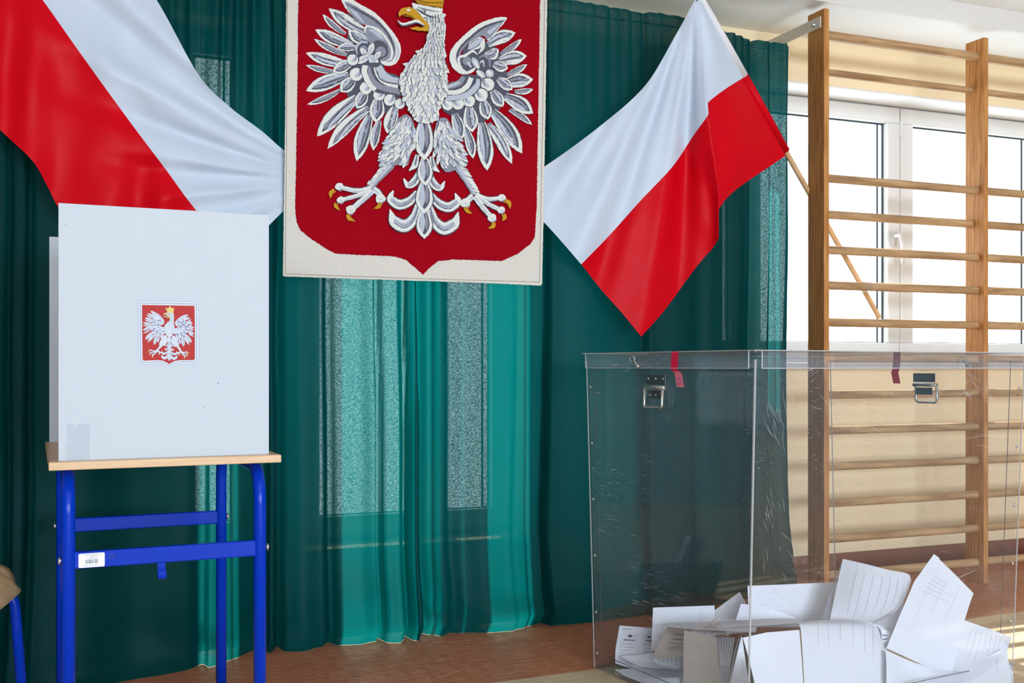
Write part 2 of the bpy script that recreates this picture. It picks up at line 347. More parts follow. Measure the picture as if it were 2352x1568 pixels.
splA = [x_w1+(3.808-x_w1)/2, P(2068.5,500,4.20).x]
w1 = window(1, *wins[2][:2], *wins[2][2:], splits=[P(2068.5,500,4.20).x-.91, P(2068.5,500,4.20).x] if P(2068.5,500,4.2).x-.91 > x_w1+.15 else [P(2068.5,500,4.20).x])
hd = MB(); LL = Vector(w1.location); hb = P(2054,548,4.19); 
hd.box(Vector((hb.x-.014,4.188,hb.z-.035))-LL, Vector((hb.x+.014,4.2,hb.z+.035))-LL)
hd.tube([q-LL for q in fillet([Vector((hb.x,4.19,hb.z+.012)), Vector((hb.x,4.145,hb.z+.012)), P(2072,560,4.14), P(2074,605,4.14)], .015)], .0095, 10)
hd.build('window_handle', M['pvc'], w1, smooth=True)
window(2, *wins[1][:2], *wins[1][2:], splits=[P(985,900,4.2).x])
window(3, *wins[0][:2], *wins[0][2:], splits=[])
for i, (a, c) in enumerate(((-3.75,-1.45),(-.95,1.35),(1.85,4.15))):
    e = empty('window_%d' % (4+i), (a,-6.25,.85)); tag(e, kind='structure')
    f_ = MB(); W_ = c-a
    for p, q_ in (((0,-.03,0),(W_,.03,.06)),((0,-.03,1.34),(W_,.03,1.4)),((0,-.03,.06),(.06,.03,1.34)),((W_-.06,-.03,.06),(W_,.03,1.34)),((W_/2-.05,-.03,.06),(W_/2+.05,.03,1.34))): f_.box(p, q_)
    f_.build('window_frame', M['pvc'], e)
s = MB(); s.box((x_w1, 3.99, .955), (4.76, 4.2, .985)); tag(s.build('trim_1', M['pvc'], bevel=.006), kind='structure')

s = MB(); s.box((x_w1, YW+.002, 2.262), (4.76, 4.23, 2.2705)); tag(s.build('bright_lintel_board', M['ceiling']), kind='structure')  # added white board; its colour stands in for sunlight on the lintel underside

# ------------------------------------------------------------------ wall bars
YP = 3.607
wbars = empty('wall_bars', (P(1893,800,YP).x, YP, 0)); tag(wbars, 'varnished pine gym wall bars in front of the bright windows', 'wall bars')
OB = Vector(wbars.location)
px1a, px1b = P(1893,800,YP).x, P(1905,800,YP).x; px2a, px2b = P(2260,800,YP).x, P(2270.5,800,YP).x
dxp = px2a-px1a
posts = [(px1a, px1b, 2.452), (px2a, px2b, 2.432), (px2a+dxp, px2b+dxp, 2.432)]
for i, (a, c, zt) in enumerate(posts):
    mb = MB(); mb.box(Vector((a, YP, 0))-OB, Vector((c, YP+.108, zt))-OB)
    po = mb.build('post', M['pine'], wbars, bevel=.003)
rys = [(82,0,21),(167,1,17),(410,0,20),(493,1,20),(574,0,20),(655,0,20),(740,0,20),(823,0,20),(906,0,19.5),(988,0,19.5),(1071,0,19.5),(1155,0,19.5),(1237,0,20),(1321,0,20)]
for bay in range(2):
    for y, back, d in rys:
        yy = YP+(.045 if not back else .078); z = P(1905, y, yy).z; r = d/2*4.45/F
        mb = MB(); x0 = posts[bay][1]-.012; x1 = posts[bay+1][0]+.012
        n = 10; mb.tube([Vector((lerp(x0,x1,k/n), yy, z))-OB for k in range(n+1)], r, 16)
        mb.build('rung', M['rung'], wbars, smooth=True).modifiers.new('e','EDGE_SPLIT').split_angle = R(50)
# wall brackets with bolts
for i, (a, c, zt) in enumerate(posts):
    zc = P(1880, 52, YP+.03).z
    if i == 1: continue
    mb = MB(); mb.box(Vector((a-.006, YP+.018, zc-.024))-OB, Vector((a-.0005, YW+.0, zc+.024))-OB)
    br_ = mb.build('bracket', M['bracket'], wbars, bevel=.001)
    q = MB(); q.tube([Vector((a-.013, YP+.06, zc))-OB, Vector((a-.006, YP+.06, zc))-OB], [.007,.009], 10); q.build('bolt', M['steel'], br_)

# ------------------------------------------------------------------ curtains
def base(x):
    t = max(0, min(1, (x-2.15)/.5)); return 3.655+.135*t*t*(3-2*t)
def pxx(p):
    x = P(p, 900, 3.655).x
    for _ in range(4): x = P(p, 900, base(x)-.01).x
    return x
def fold_profile(ctrl):
    c = sorted(ctrl)
    xs = [pxx(p) for p, _ in c]; ys = [v for _, v in c]
    def f(x):
        if x <= xs[0] or x >= xs[-1]: return ys[0] if x <= xs[0] else ys[-1]
        lo, hi = 0, len(xs)-1
        while hi-lo > 1:
            m_ = (lo+hi)//2
            if xs[m_] <= x: lo = m_
            else: hi = m_
        t = (x-xs[lo])/(xs[hi]-xs[lo]); t = (1-math.cos(math.pi*t))/2
        return lerp(ys[lo], ys[hi], t)
    return f
LC = [(-900,.0),(-700,.03),(-600,-.02),(-420,.02),(-300,-.02),(-150,.03),(-60,-.01),(14,.0),(24,.035),(34,-.02),(58,-.025),(68,.03),(84,.005),(190,-.012),(300,.012),(420,.008),(466,.03),(480,-.015),(540,-.005),(604,.02),(625,-.02),(638,.01),(646,.05),(656,-.015),(690,-.03),(735,-.012),(758,.02),(772,-.02),(815,-.028),(858,-.004),(868,.035),(880,-.022),(905,-.03),(921,-.0),(929,.05),(938,-.022),(948,-.03),(956,-.01),(963,.05)]
RC = [(952,.05),(968,.045),(985,.01),(1010,-.018),(1035,.004),(1060,-.012),(1110,-.03),(1170,-.018),(1190,-.004),(1230,.012),(1246,.014),(1252,.035),(1264,-.018),(1340,-.03),(1430,-.01),(1474,.004),(1483,.022),(1494,-.016),(1560,-.02),(1610,.014),(1640,-.012),(1690,-.02),(1722,.0),(1733,.05),(1745,.0),(1762,-.024),(1772,.012),(1784,-.014),(1806,-.02),(1818,.035)]
X600 = pxx(590)
def curtain(name, ctrl, pa, pb, seed, label, basef):
    f = fold_profile(ctrl); xa = pxx(pa); xb = pxx(pb)
    nx = int((xb-xa)/.0065); rows = []; TOP = 2.345
    zs = [0.0008,.01,.02,.035,.055,.08,.11,.14,.18,.22,.27]+[.33+.06*i for i in range(30)]+[2.15,2.2,2.25,2.28,2.30,2.315,2.33,TOP]
    for z in zs:
        row = []; h = z/TOP
        for i in range(nx+1):
            x = lerp(xa, xb, i/nx)
            xx = x + .012*noise.noise(Vector((x*2.0, z*1.3, seed)))*(1-h)*2
            low = f(xx)*1.3*(.55+.45*min(1, max(0, (1.9-z)/1.2)))
            med = .007*noise.noise(Vector((x*6.5, z*.35, seed+9)))*(1-.3*h)
            tw = max(0, (h-.68)/.32); pl = .5+.5*math.tanh(6*noise.noise(Vector((x*2.3, 0, seed+3))))
            top = tw**1.2*(.003+.024*pl)*math.sin(x*118+3.5*noise.noise(Vector((x*5, z*.6, seed+5))))+tw*.010*noise.noise(Vector((x*28, z*1.2, seed)))
            # the over-long cloth breaks and billows where it meets the floor
            bl = max(0, 1-z/.36)
            hem = -.055*bl**1.4*(1+.7*noise.noise(Vector((x*3.1, z*5, seed)))) + .028*bl*noise.noise(Vector((x*7+z*14, z*7, seed+2))) + .05*max(0,1-z/.05)
            y = basef(x)+low+med+top+hem-.42*max(0, X600-x)*(1-h)**1.5
            if y > 3.94: y = 3.94
            zz = z
            if z >= 2.29: zz = z + .006*noise.noise(Vector((x*24, 1, seed)))*(z-2.28)/.06
            row.append((x + (.010*math.cos(x*118)*tw**2*.4), y, max(zz, .0008)))
        rows.append(row)
    mb = MB(); mb.grid(rows)
    o = mb.build(name, M['curtain'], smooth=True); return tag(o, label, 'curtain')
curtain('curtain', LC, -900, 962, 1.3, 'dark teal curtain behind the voting screen and red-and-white drape, left of the split', base)
curtain('curtain', RC, 953, 1819, 4.7, 'dark teal curtain behind the clear ballot box, hanging from beside the wall bars', base)
wr = MB(); wr.tube([Vector((P(-900,0,3.64).x, 3.71, 2.325)), Vector((2.2, 3.71, 2.325)), Vector((2.72, 3.84, 2.325)), Vector((px1a, 3.84, 2.325))], .004, 8)
tag(wr.build('curtain_wire', M['steel']), 'thin steel wire carrying the teal curtains along their top hem', 'curtain wire')

# ------------------------------------------------------------------ the eagle, as layered shapes in photograph coordinates
A = lambda x, y: (640+x/2.376, y/2.376)
B = lambda x, y: (690+x/4.128, y/4.128)
Cc = lambda x, y: (960+x/4.128, y/4.128)
EL = []     # (outline, colour key, part)
def smooth_closed(pts, sub=3):
    n = len(pts); out = []
    for i in range(n):
        p0, p1, p2, p3 = (Vector(pts[(i+k-1) % n]) for k in range(4))
        for s in range(sub):
            u = s/sub; q = ((p1*2)+(p2-p0)*u+(p0*2-p1*5+p2*4-p3)*u*u+(p1*3-p0-p2*3+p3)*u**3)*.5; out.append((q.x, q.y))
    return out
def add(pts, key, part='eagle'): EL.append((pts, key, part))
def leaf(tip, base_, w, bend=0, peak=.45, blunt=.0, n=9):
    T = Vector(tip); Bv = Vector(base_); d = T-Bv; ln = d.length; d.normalize(); nn = Vector((-d.y, d.x)); Lf = []; Rt = []
    for i in range(n+1):
        t = i/n; c = Bv+d*ln*t+nn*bend*4*t*(1-t)
        wt = math.sin(math.pi*min(1, (t/(1-peak))*.5 if t < 1-peak else .5+.5*(t-(1-peak))/peak))
        wt = max(wt, 0); wt = wt**.8 if t > 1-peak else .45+.55*wt
        if i == n: wt = blunt
        Lf.append(c+nn*w/2*wt); Rt.append(c-nn*w/2*wt)
    return [(p.x, p.y) for p in Lf+Rt[::-1]]
def inner(tip, base_, a, b, w, off, bend, **k):
    T = Vector(tip); Bv = Vector(base_); d = T-Bv; nn = Vector((-d.y, d.x)).normalized()
    return leaf(Bv+d*b+nn*off, Bv+d*a+nn*off, w, bend*.9, **k)
def feather(cv, tip, base_, w, bend=0, style=0, hl=1):
    c = lambda pts: [cv(*p) for p in pts]
    add(c(leaf(tip, base_, w*1.08, bend)), 'D')
    add(c(leaf(tip, base_, w, bend)), 'W')
    add(c(inner(tip, base_, 0, .88, w*.68, -w*.02, bend)), 'D')
    add(c(inner(tip, base_, 0, .84, w*.52, w*.04, bend)), 'M')
    if w > 70:
        s = 1 if style == 0 else -1
        add(c(inner(tip, base_, .05, .80, w*.26, s*w*.14, bend)), 'L')
        add(c(inner(tip, base_, .1, .74, w*.10, -s*w*.02, bend)), 'D')
        if style == 2: add(c(inner(tip, base_, .05, .86, w*.22, w*.24, bend)), 'W')
        rnd = random.Random(int(tip[0]*7+tip[1]))
        for k in range(6):
            t = rnd.uniform(.15,.75); add(c(inner(tip, base_, t, t+.1, w*.05, rnd.uniform(-.3,.3)*w, 0)), rnd.choice('DLWM'))
def stroke(cv, pts, ws, key, part='eagle', sub=6):
    ps = [Vector(p) for p in pts]; n = (len(ps)-1)*sub; Lf = []; Rt = []
    for i in range(n+1):
        t = i/sub; c = cr(ps, t); d = (cr(ps, min(t+.05, len(ps)-1))-cr(ps, max(t-.05, 0))).normalized(); nn = Vector((-d.y, d.x))
        wi = t/(len(ps)-1)*(len(ws)-1); k = min(int(wi), len(ws)-2); wd = lerp(ws[k], ws[k+1], wi-k)/2
        Lf.append(c+nn*wd); Rt.append(c-nn*wd)
    add([cv(p.x, p.y) for p in Lf+Rt[::-1]], key, part)
def disc(cv, x, y, r, key, part='eagle', sy=1): add([cv(x+r*math.cos(a*math.pi/8), y+r*sy*math.sin(a*math.pi/8)) for a in range(16)], key, part)
def polyg(cv, pts, key, part='eagle', sm=False):
    p = smooth_closed(pts) if sm else pts
    add([cv(*q) for q in p], key, part)

# --- left wing (viewer's left)
polyg(B, [(430,130),(640,300),(800,420),(800,600),(640,700),(700,850),(930,930),(940,1010),(800,1080),(620,1130),(500,1020),(420,850),(430,700),(430,480),(440,300)], 'D', sm=True)
LF = [((205,145),(420,330),62,-14,0),((260,90),(620,320),118,-14,2),((120,378),(430,530),62,-12,0),((135,290),(480,440),112,-10,0),((45,625),(330,690),58,-10,0),((45,510),(450,620),108,-12,2),
      ((55,1000),(370,860),60,-14,0),((45,870),(450,720),138,8,0),((150,1300),(530,930),150,18,2),((250,1418),(640,1030),118,28,2),((525,1535),(650,1100),140,8,0),((682,1432),(740,1150),92,12,0),((814,1272),(890,1020),125,4,2)]
for t_, b__, w_, be, st in LF: feather(B, t_, b__, w_, be, st)
for t_, b__, w_, be in (((705,1168),(730,930),140,0),((528,1035),(610,870),118,0),((375,880),(500,750),125,0),((300,695),(480,590),110,0),((340,465),(520,460),80,6),((445,300),(640,400),110,-18)): feather(B, t_, b__, w_, be, 0)
polyg(B, [(380,0),(470,3),(570,60),(680,120),(760,190),(840,280),(905,370),(940,450),(938,530),(905,600),(850,634),(780,624),(745,585),(800,590),(840,560),(860,500),(845,430),(800,350),(740,290),(640,260),(560,230),(480,160),(420,90)], 'W', sm=True)
polyg(B, [(410,30),(500,60),(600,120),(700,180),(770,250),(840,340),(885,430),(893,520),(860,585),(810,600),(840,560),(860,500),(845,430),(800,350),(740,290),(640,250),(560,235),(480,160)], 'M', sm=True)
stroke(B, [(430,50),(560,120),(700,205),(790,290),(850,390),(875,480),(850,560)], [6,20,22,20,20,16,6], 'D')
stroke(B, [(440,80),(520,150),(600,235)], [8,34,10], 'L')
stroke(B, [(880,600),(915,530),(905,440),(860,350)], [4,22,16,4], 'L')
polyg(B, [(600,260),(690,280),(780,350),(850,440),(870,520),(840,585),(800,590),(700,540),(640,400),(600,340)], 'M', sm=True)
stroke(B, [(600,320),(620,262),(720,290),(800,370),(855,470),(850,560),(800,592)], [14,20,22,22,24,22,6], 'W')
stroke(B, [(640,290),(720,330),(800,420)], [10,44,14], 'L')
disc(B, 742, 478, 92, 'D'); stroke(B, [(655,410),(700,385),(770,392),(820,440),(830,520),(790,580)], [8,18,20,18,16,6], 'M'); disc(B, 752, 500, 50, 'M')
disc(B, 585, 478, 66, 'D'); stroke(B, [(530,530),(522,460),(565,412),(630,418)], [8,20,20,8], 'L'); disc(B, 590, 480, 38, 'M')
for t_, b__, w_ in (((680,415),(640,530),56),((560,465),(620,540),50),((520,610),(650,535),66),((720,640),(650,540),82),((750,500),(690,570),50)):
    add([B(*p) for p in leaf(t_, b__, w_*1.3, 0)], 'D'); add([B(*p) for p in leaf(t_, b__, w_, 0)], 'W'); add([B(*p) for p in leaf(lerp(Vector(t_),Vector(b__),.25), b__, w_*.5, 0)], 'L')
for x, y, r in ((490,575,52),(525,712,62),(615,842,58),(740,905,55),(840,955,55),(935,990,48)):
    disc(B, x, y, r*1.15, 'D'); disc(B, x-4, y+3, r, 'W'); stroke(B, [(x-r*.3, y+r*.4), (x+r*.2, y+r*.1), (x+r*.6, y-r*.5)], [r*.3, r*.7, r*.5], 'L'); stroke(B, [(x+r*.1, y+r*.3), (x+r*.5, y-r*.1), (x+r*.6, y-r*.8)], [4, r*.3, r*.4], 'M')
polyg(B, [(560,620),(760,610),(800,690),(930,740),(950,915),(860,905),(720,890),(620,820),(570,720)], 'D', sm=True)
stroke(B, [(605,630),(598,700),(640,800),(700,862)], [52,52,50,44], 'W'); stroke(B, [(640,640),(660,740),(740,830),(940,880)], [20,44,54,52], 'M')
stroke(B, [(690,650),(730,740),(800,800),(915,830)], [18,30,30,34], 'W'); stroke(B, [(730,640),(780,720),(850,765),(920,780)], [60,70,66,60], 'L')
stroke(B, [(700,660),(760,770),(910,808)], [8,12,12], 'D')
# --- right wing
polyg(Cc, [(440,420),(600,400),(740,470),(800,640),(860,800),(820,960),(700,1100),(560,1180),(420,1150),(300,1100),(220,1040),(270,900),(420,880),(560,820),(600,700),(420,640)], 'D', sm=True)
RF = [((968,380),(770,520),62,12,1),((912,320),(650,430),122,-14,2),((1022,618),(830,715),58,10,1),((1018,540),(750,590),130,-8,2),((1077,855),(900,875),56,12,1),((1077,762),(800,800),130,-8,0),
      ((1067,1192),(850,1050),60,-12,1),((1077,1085),(810,920),140,-10,0),((972,1462),(690,1060),150,-16,0),((878,1562),(650,1180),104,-16,2),((642,1626),(590,1170),148,-6,0),((510,1512),(440,1230),94,-8,0),((402,1332),(330,1090),118,-6,0)]
for t_, b__, w_, be, st in RF: feather(Cc, t_, b__, w_, be, st)
for t_, b__, w_, be in (((500,1262),(470,1020),138,0),((650,1142),(600,960),118,0),((790,1022),(690,870),112,0),((882,860),(740,755),100,0),((836,662),(700,620),100,0),((748,478),(620,540),100,20),((600,372),(480,470),110,0)): feather(Cc, t_, b__, w_, be, 1)
polyg(Cc, [(828,188),(760,176),(690,190),(560,240),(440,330),(340,430),(290,510),(288,590),(320,660),(400,717),(452,700),(395,640),(370,570),(400,480),(470,400),(600,350),(650,392),(740,300)], 'W', sm=True)
polyg(Cc, [(800,205),(700,230),(590,280),(470,370),(380,460),(345,540),(352,600),(400,670),(420,690),(395,620),(375,560),(410,480),(480,410),(600,350),(645,385),(730,300)], 'M', sm=True)
stroke(Cc, [(810,205),(690,240),(580,290),(470,380),(390,460),(360,540),(390,640)], [6,20,22,22,22,20,8], 'D')
stroke(Cc, [(760,240),(650,330)], [10,40], 'L'); stroke(Cc, [(600,380),(520,430),(460,480)], [30,50,16], 'L'); stroke(Cc, [(610,380),(600,460),(560,520)], [16,34,10], 'W')
disc(Cc, 455, 600, 92, 'D'); stroke(Cc, [(550,530),(500,498),(430,540),(375,560),(385,640),(440,700),(500,680),(530,650)], [10,22,26,22,22,26,30,10], 'W'); disc(Cc, 450, 590, 42, 'M')
stroke(Cc, [(455,600),(490,650)], [30,18], 'L')
disc(Cc, 610, 610, 74, 'D'); stroke(Cc, [(560,560),(610,540),(660,580),(665,650)], [8,20,20,10], 'M'); stroke(Cc, [(560,620),(600,590),(610,650)], [10,22,8], 'L')
for t_, b__, w_ in (((500,555),(560,660),56),((625,770),(545,680),66),((690,740),(640,680),80)):
    add([Cc(*p) for p in leaf(t_, b__, w_*1.3, 0)], 'D'); add([Cc(*p) for p in leaf(t_, b__, w_, 0)], 'L'); add([Cc(*p) for p in leaf(lerp(Vector(t_),Vector(b__),.2), b__, w_*.45, 0)], 'W')
for x, y, r in ((640,810,62),(580,910,62),(465,965,56),(360,990,56),(262,1000,52)):
    disc(Cc, x, y, r*1.15, 'D'); disc(Cc, x+4, y+3, r, 'W'); stroke(Cc, [(x+r*.3, y+r*.4), (x-r*.2, y+r*.1), (x-r*.6, y-r*.5)], [r*.3, r*.7, r*.5], 'L'); stroke(Cc, [(x-r*.1, y+r*.3), (x-r*.5, y-r*.1), (x-r*.6, y-r*.8)], [4, r*.3, r*.4], 'M')
polyg(Cc, [(580,740),(420,720),(380,770),(260,810),(240,950),(330,970),(470,930),(560,860)], 'D', sm=True)
stroke(Cc, [(555,760),(540,830),(430,920),(245,945)], [30,54,56,44], 'L'); stroke(Cc, [(490,750),(450,830),(370,880),(255,890)], [44,48,44,40], 'W'); stroke(Cc, [(420,740),(370,800),(262,835)], [40,56,48], 'M')
stroke(Cc, [(380,790),(262,840)], [20,30], 'L')
# --- tail
def tail(cv):
    for pts, ws in (([(600,1145),(622,1208),(678,1236),(728,1196),(757,1110)], [4,56,66,50,26]), ([(618,1043),(605,1088),(652,1120),(708,1100),(748,1050)], [4,44,52,46,24]), ([(674,978),(698,1014),(736,992),(762,930)], [4,34,42,20]), ([(703,936),(735,905),(748,850)], [4,34,20])):
        for mir in (0, 1):
            pp = [((x if not mir else 787*2-x-2), y+(14 if mir and y > 950 else 8 if mir else 0)) for x, y in pts]
            stroke(A, pp, [w*1.16+2 for w in ws], 'D'); stroke(A, pp, ws, 'W')
            stroke(A, [lerp(Vector(a), Vector(b_), .0) for a, b_ in zip(pp, pp)][1:], [w*.5 for w in ws][1:], 'L')
            q = [(x, y-3) for x, y in pp][1:]; stroke(A, q, [3, 7, 5], 'M'); q = [(x, y+9) for x, y in pp][1:]; stroke(A, q, [2, 5, 3], 'D')
    for tip, ba, w_ in (((787,1306),(787,1150),84),((787,1170),(787,1000),92),((793,1018),(788,870),80),((786,880),(784,660),100)):
        add([A(*p) for p in leaf(tip, ba, w_*1.15, 0)], 'D'); add([A(*p) for p in leaf(tip, ba, w_, 0)], 'W'); add([A(*p) for p in inner(tip, ba, .02, .86, w_*.66, 0, 0)], 'D')
        add([A(*p) for p in inner(tip, ba, .05, .82, w_*.34, w_*.13, 0)], 'L'); add([A(*p) for p in inner(tip, ba, .1, .7, w_*.22, -w_*.14, 0)], 'M')
tail(A)
# --- legs
def tuft(cv, x, y, ang, ln, wd, key='W', rnd=random):
    d = Vector((math.cos(ang), math.sin(ang))); b_ = Vector((x, y)); t_ = b_+d*ln; bend = rnd.uniform(-.12,.12)*ln
    o_s = Vector((d.y, -d.x))*wd*.16*rnd.choice((-1, 1))
    add([cv(*p) for p in leaf(t_+d*2+o_s, b_+o_s, wd*1.1, bend, n=5)], rnd.choice('DMM')); add([cv(*p) for p in leaf(t_, b_, wd, bend, n=5)], key)
    if rnd.random() < .5: add([cv(*p) for p in leaf(lerp(b_, t_, .75), b_, wd*.35, bend, n=4)], 'L')
def leg(cv, thigh, shank, feet, claws, back):
    polyg(cv, thigh, 'M', sm=True)
    stroke(cv, shank, [60, 44, 34, 32], 'M'); stroke(cv, shank, [30, 22, 14, 12], 'L')
    rnd = random.Random(3+int(thigh[0][0]))
    for k in range(9):      # hackles along the shank
        t = 3*k/9; c = cr([Vector(p) for p in shank], t); s = -1 if thigh[0][0] < 787 else 1
        tuft(cv, c.x+s*4, c.y-8, math.atan2(.45, s), 50-1.6*k, 15, 'W', rnd)
    for toe, w_ in feet:
        stroke(cv, toe, [w_*1.25, w_*1.2, w_*1.15], 'D'); 
    for toe, w_ in feet:
        stroke(cv, toe, [w_, w_*.9, w_*.85], 'W'); stroke(cv, [(x+2, y+5) for x, y in toe], [w_*.35, w_*.3, w_*.2], 'L')
        x, y = toe[-1]; polyg(cv, [(x+w_*.86*math.cos(a)*(1+.12*math.sin(3*a+x)), y+w_*.86*math.sin(a)) for a in [k*math.pi/6 for k in range(12)]], 'W'); stroke(cv, [(x-w_*.5, y+w_*.6), (x+w_*.2, y+w_*.75), (x+w_*.7, y+w_*.3)], [3, 9, 3], 'M'); stroke(cv, [(x-w_*.2, y+w_*.2), (x+w_*.4, y)], [4, 8, 4], 'L')
    for c in claws: stroke(cv, c, [22, 22, 3], 'G', 'claw#%d' % int(c[0][0])); stroke(cv, [c[0], c[-1]], [5, 2], 'g', 'claw#%d' % int(c[0][0]))
leg(A, [(690,630),(722,660),(738,730),(735,800),(712,850),(697,905),(672,905),(640,905),(600,920),(548,925),(545,870),(560,820),(590,770),(620,710),(650,650)],
    [(600,900),(560,950),(525,990),(498,1030)], [([(498,1030),(420,1045),(325,1024)], 26), ([(490,1045),(420,1072),(332,1096)], 24), ([(505,1045),(450,1095),(386,1150)], 30), ([(510,1035),(540,1060),(548,1088)], 32)],
    [[(300,1042),(278,1058),(276,1086)], [(308,1112),(306,1130),(328,1152)], [(372,1174),(378,1196),(412,1212)], [(548,1112),(536,1132),(512,1142)]], None)
leg(A, [(880,648),(915,660),(945,720),(975,790),(1000,840),(1020,900),(990,925),(950,935),(905,945),(880,915),(850,850),(836,790),(842,720),(855,670)],
    [(965,900),(1000,960),(1030,1010),(1060,1065)], [([(1065,1065),(1130,1090),(1208,1084)], 24), ([(1075,1075),(1140,1120),(1205,1150)], 24), ([(1060,1075),(1100,1130),(1155,1193)], 28), ([(1050,1072),(1030,1090),(1010,1112)], 32)],
    [[(1224,1098),(1248,1112),(1252,1142)], [(1216,1172),(1222,1192),(1208,1208)], [(1162,1216),(1160,1238),(1134,1250)], [(1008,1136),(1022,1156),(1046,1168)]], None)
rnd = random.Random(5)
def in_poly(x, y, pl):
    c = False; j = len(pl)-1
    for i in range(len(pl)):
        if (pl[i][1] > y) != (pl[j][1] > y) and x < (pl[j][0]-pl[i][0])*(y-pl[i][1])/(pl[j][1]-pl[i][1])+pl[i][0]: c = not c
        j = i
    return c
TL = [(690,630),(722,660),(738,730),(735,800),(712,850),(690,880),(640,870),(575,890),(560,850),(590,770),(620,710),(650,650)]
TR = [(880,648),(915,660),(945,720),(975,790),(1000,850),(985,900),(930,900),(880,880),(850,850),(836,790),(842,720),(855,670)]
for tp, a0, a1 in ((TL, R(152), R(95)), (TR, R(35), R(95))):
    ys = 880
    while ys > 640:
        xs_ = 540
        while xs_ < 1010:
            x_, y_ = xs_+rnd.uniform(-6,6), ys+rnd.uniform(-6,6)
            if in_poly(x_, y_, tp):
                inn = (x_-600)/130 if tp is TL else (975-x_)/130
                tuft(A, x_, y_, lerp(a0, a1, max(0, min(1, inn)))+rnd.uniform(-.15,.15), 52, 17, rnd.choice('WWWL'), rnd)
            xs_ += 19
        ys -= 21
# --- body and neck
BD = [(715,32),(742,40),(800,52),(885,62),(880,80),(903,90),(890,110),(900,150),(898,200),(890,262),(905,315),(893,330),(905,370),(922,408),(893,408),(905,450),(908,500),(885,560),(862,615),(865,660),(800,684),(740,670),(700,605),(665,530),(645,460),(655,410),(692,380),(664,358),(702,350),(747,308),(733,288),(772,280),(795,250),(795,205),(808,180),(800,150),(770,118),(745,80),(720,60)]
polyg(A, BD, 'W')
WP = [(90,775,888),(150,803,893),(200,800,892),(250,792,888),(300,748,892),(350,700,900),(400,668,900),(450,652,902),(500,662,900),(550,684,882),(600,704,862),(650,735,855)]
y_ = 655
while y_ > 92:
    k = 0
    while k < len(WP)-2 and WP[k+1][0] < y_: k += 1
    t = (y_-WP[k][0])/(WP[k+1][0]-WP[k][0]); xl, xr = lerp(WP[k][1], WP[k+1][1], t), lerp(WP[k][2], WP[k+1][2], t)
    neck = y_ < 330; st = 15 if neck else 21 if y_ < 480 else 25
    x_ = xl+6+rnd.uniform(0, 8)
    while x_ < xr-4:
        u = (x_-xl)/(xr-xl); ang = R(90)+(.5-u)*(.35 if neck else .9)+(.25 if neck and y_ > 220 and u < .5 else 0)+rnd.uniform(-.15,.15)
        tuft(A, x_, y_-16, ang, rnd.uniform(26,36) if neck else rnd.uniform(30,44), 9.5 if neck else (15 if y_ < 480 else 19), rnd.choice('WWWWL'), rnd)
        x_ += st
    y_ -= 17 if neck else 22
# head, eye, beak, crown
polyg(A, [(715,30),(742,38),(800,50),(880,62),(872,92),(800,100),(772,112),(745,80),(720,60)], 'W'); stroke(A, [(745,55),(790,68),(860,80)], [4,12,4], 'M'); stroke(A, [(735,62),(770,84),(810,104),(850,108)], [4,12,8,3], 'D')
disc(A, 778, 78, 11, 'D'); disc(A, 776, 76, 5, 'W')
polyg(A, [(645,108),(639,86),(655,62),(700,52),(728,66),(765,104),(806,150),(802,186),(782,178),(752,132),(708,100),(680,92),(655,98)], 'G', 'beak')
polyg(A, [(662,98),(700,98),(745,130),(735,128),(700,108),(670,104)], 'g', 'beak'); disc(A, 695, 70, 11, 'W', 'beak', .6)
stroke(A, [(634,124),(660,150),(705,142),(740,134),(782,158)], [4,18,20,20,8], 'D', 'tongue'); stroke(A, [(636,126),(662,146),(705,137),(740,129),(780,150)], [3,12,14,14,6], 'W', 'tongue')
polyg(A, [(700,166),(740,160),(790,168),(792,184),(750,182),(715,176)], 'G', 'beak')
polyg(A, [(722,4),(705,-50),(690,-96),(735,-66),(755,-72),(798,-130),(842,-70),(862,-66),(908,-92),(890,-44),(888,6),(880,60),(840,52),(790,48),(745,34)], 'G', 'crown')
stroke(A, [(728,14),(800,30),(886,30)], [8,10,8], 'g', 'crown'); stroke(A, [(745,30),(800,44),(882,54)], [5,6,5], 'g', 'crown')
for k in range(8): disc(A, 735+k*20, -6+k*1.6, 6, 'g', 'crown'); disc(A, 740+k*20, -9+k*1.6, 2.5, 'W' if k % 3 == 0 else 'g', 'crown')

def place_layers(items, conv, mats, keys, parent, eps, base_off, jag=0, seed=0):
    """each part becomes one mesh of stacked flat appliqué layers; conv(px,py,off) -> local point"""
    parts = {}
    rn = random.Random(seed)
    for i, (pts, key, part) in enumerate(items):
        mb = parts.setdefault(part, MB()); off = base_off+eps*(i+1)
        if jag:
            q = []
            for a, b_ in zip(pts, pts[1:]+pts[:1]):
                dx, dy = b_[0]-a[0], b_[1]-a[1]; ln = math.hypot(dx, dy); k = max(1, int(ln/2.6))
                for j in range(k):
                    t = j/k; e = rn.uniform(-jag, jag)*(1 if ln > 3 else .4); q.append((a[0]+dx*t-dy/max(ln,.01)*e, a[1]+dy*t+dx/max(ln,.01)*e))
            pts = q
        vs = [conv(x, y, off) for x, y in pts]
        from mathutils.geometry import tessellate_polygon
        v3 = [Vector((x, -y, 0)) for x, y in pts]
        try: tris = tessellate_polygon([v3])
        except Exception: continue
        mb.add(vs, [tuple(t) for t in tris], keys[key])
    return {k: v for k, v in parts.items()}

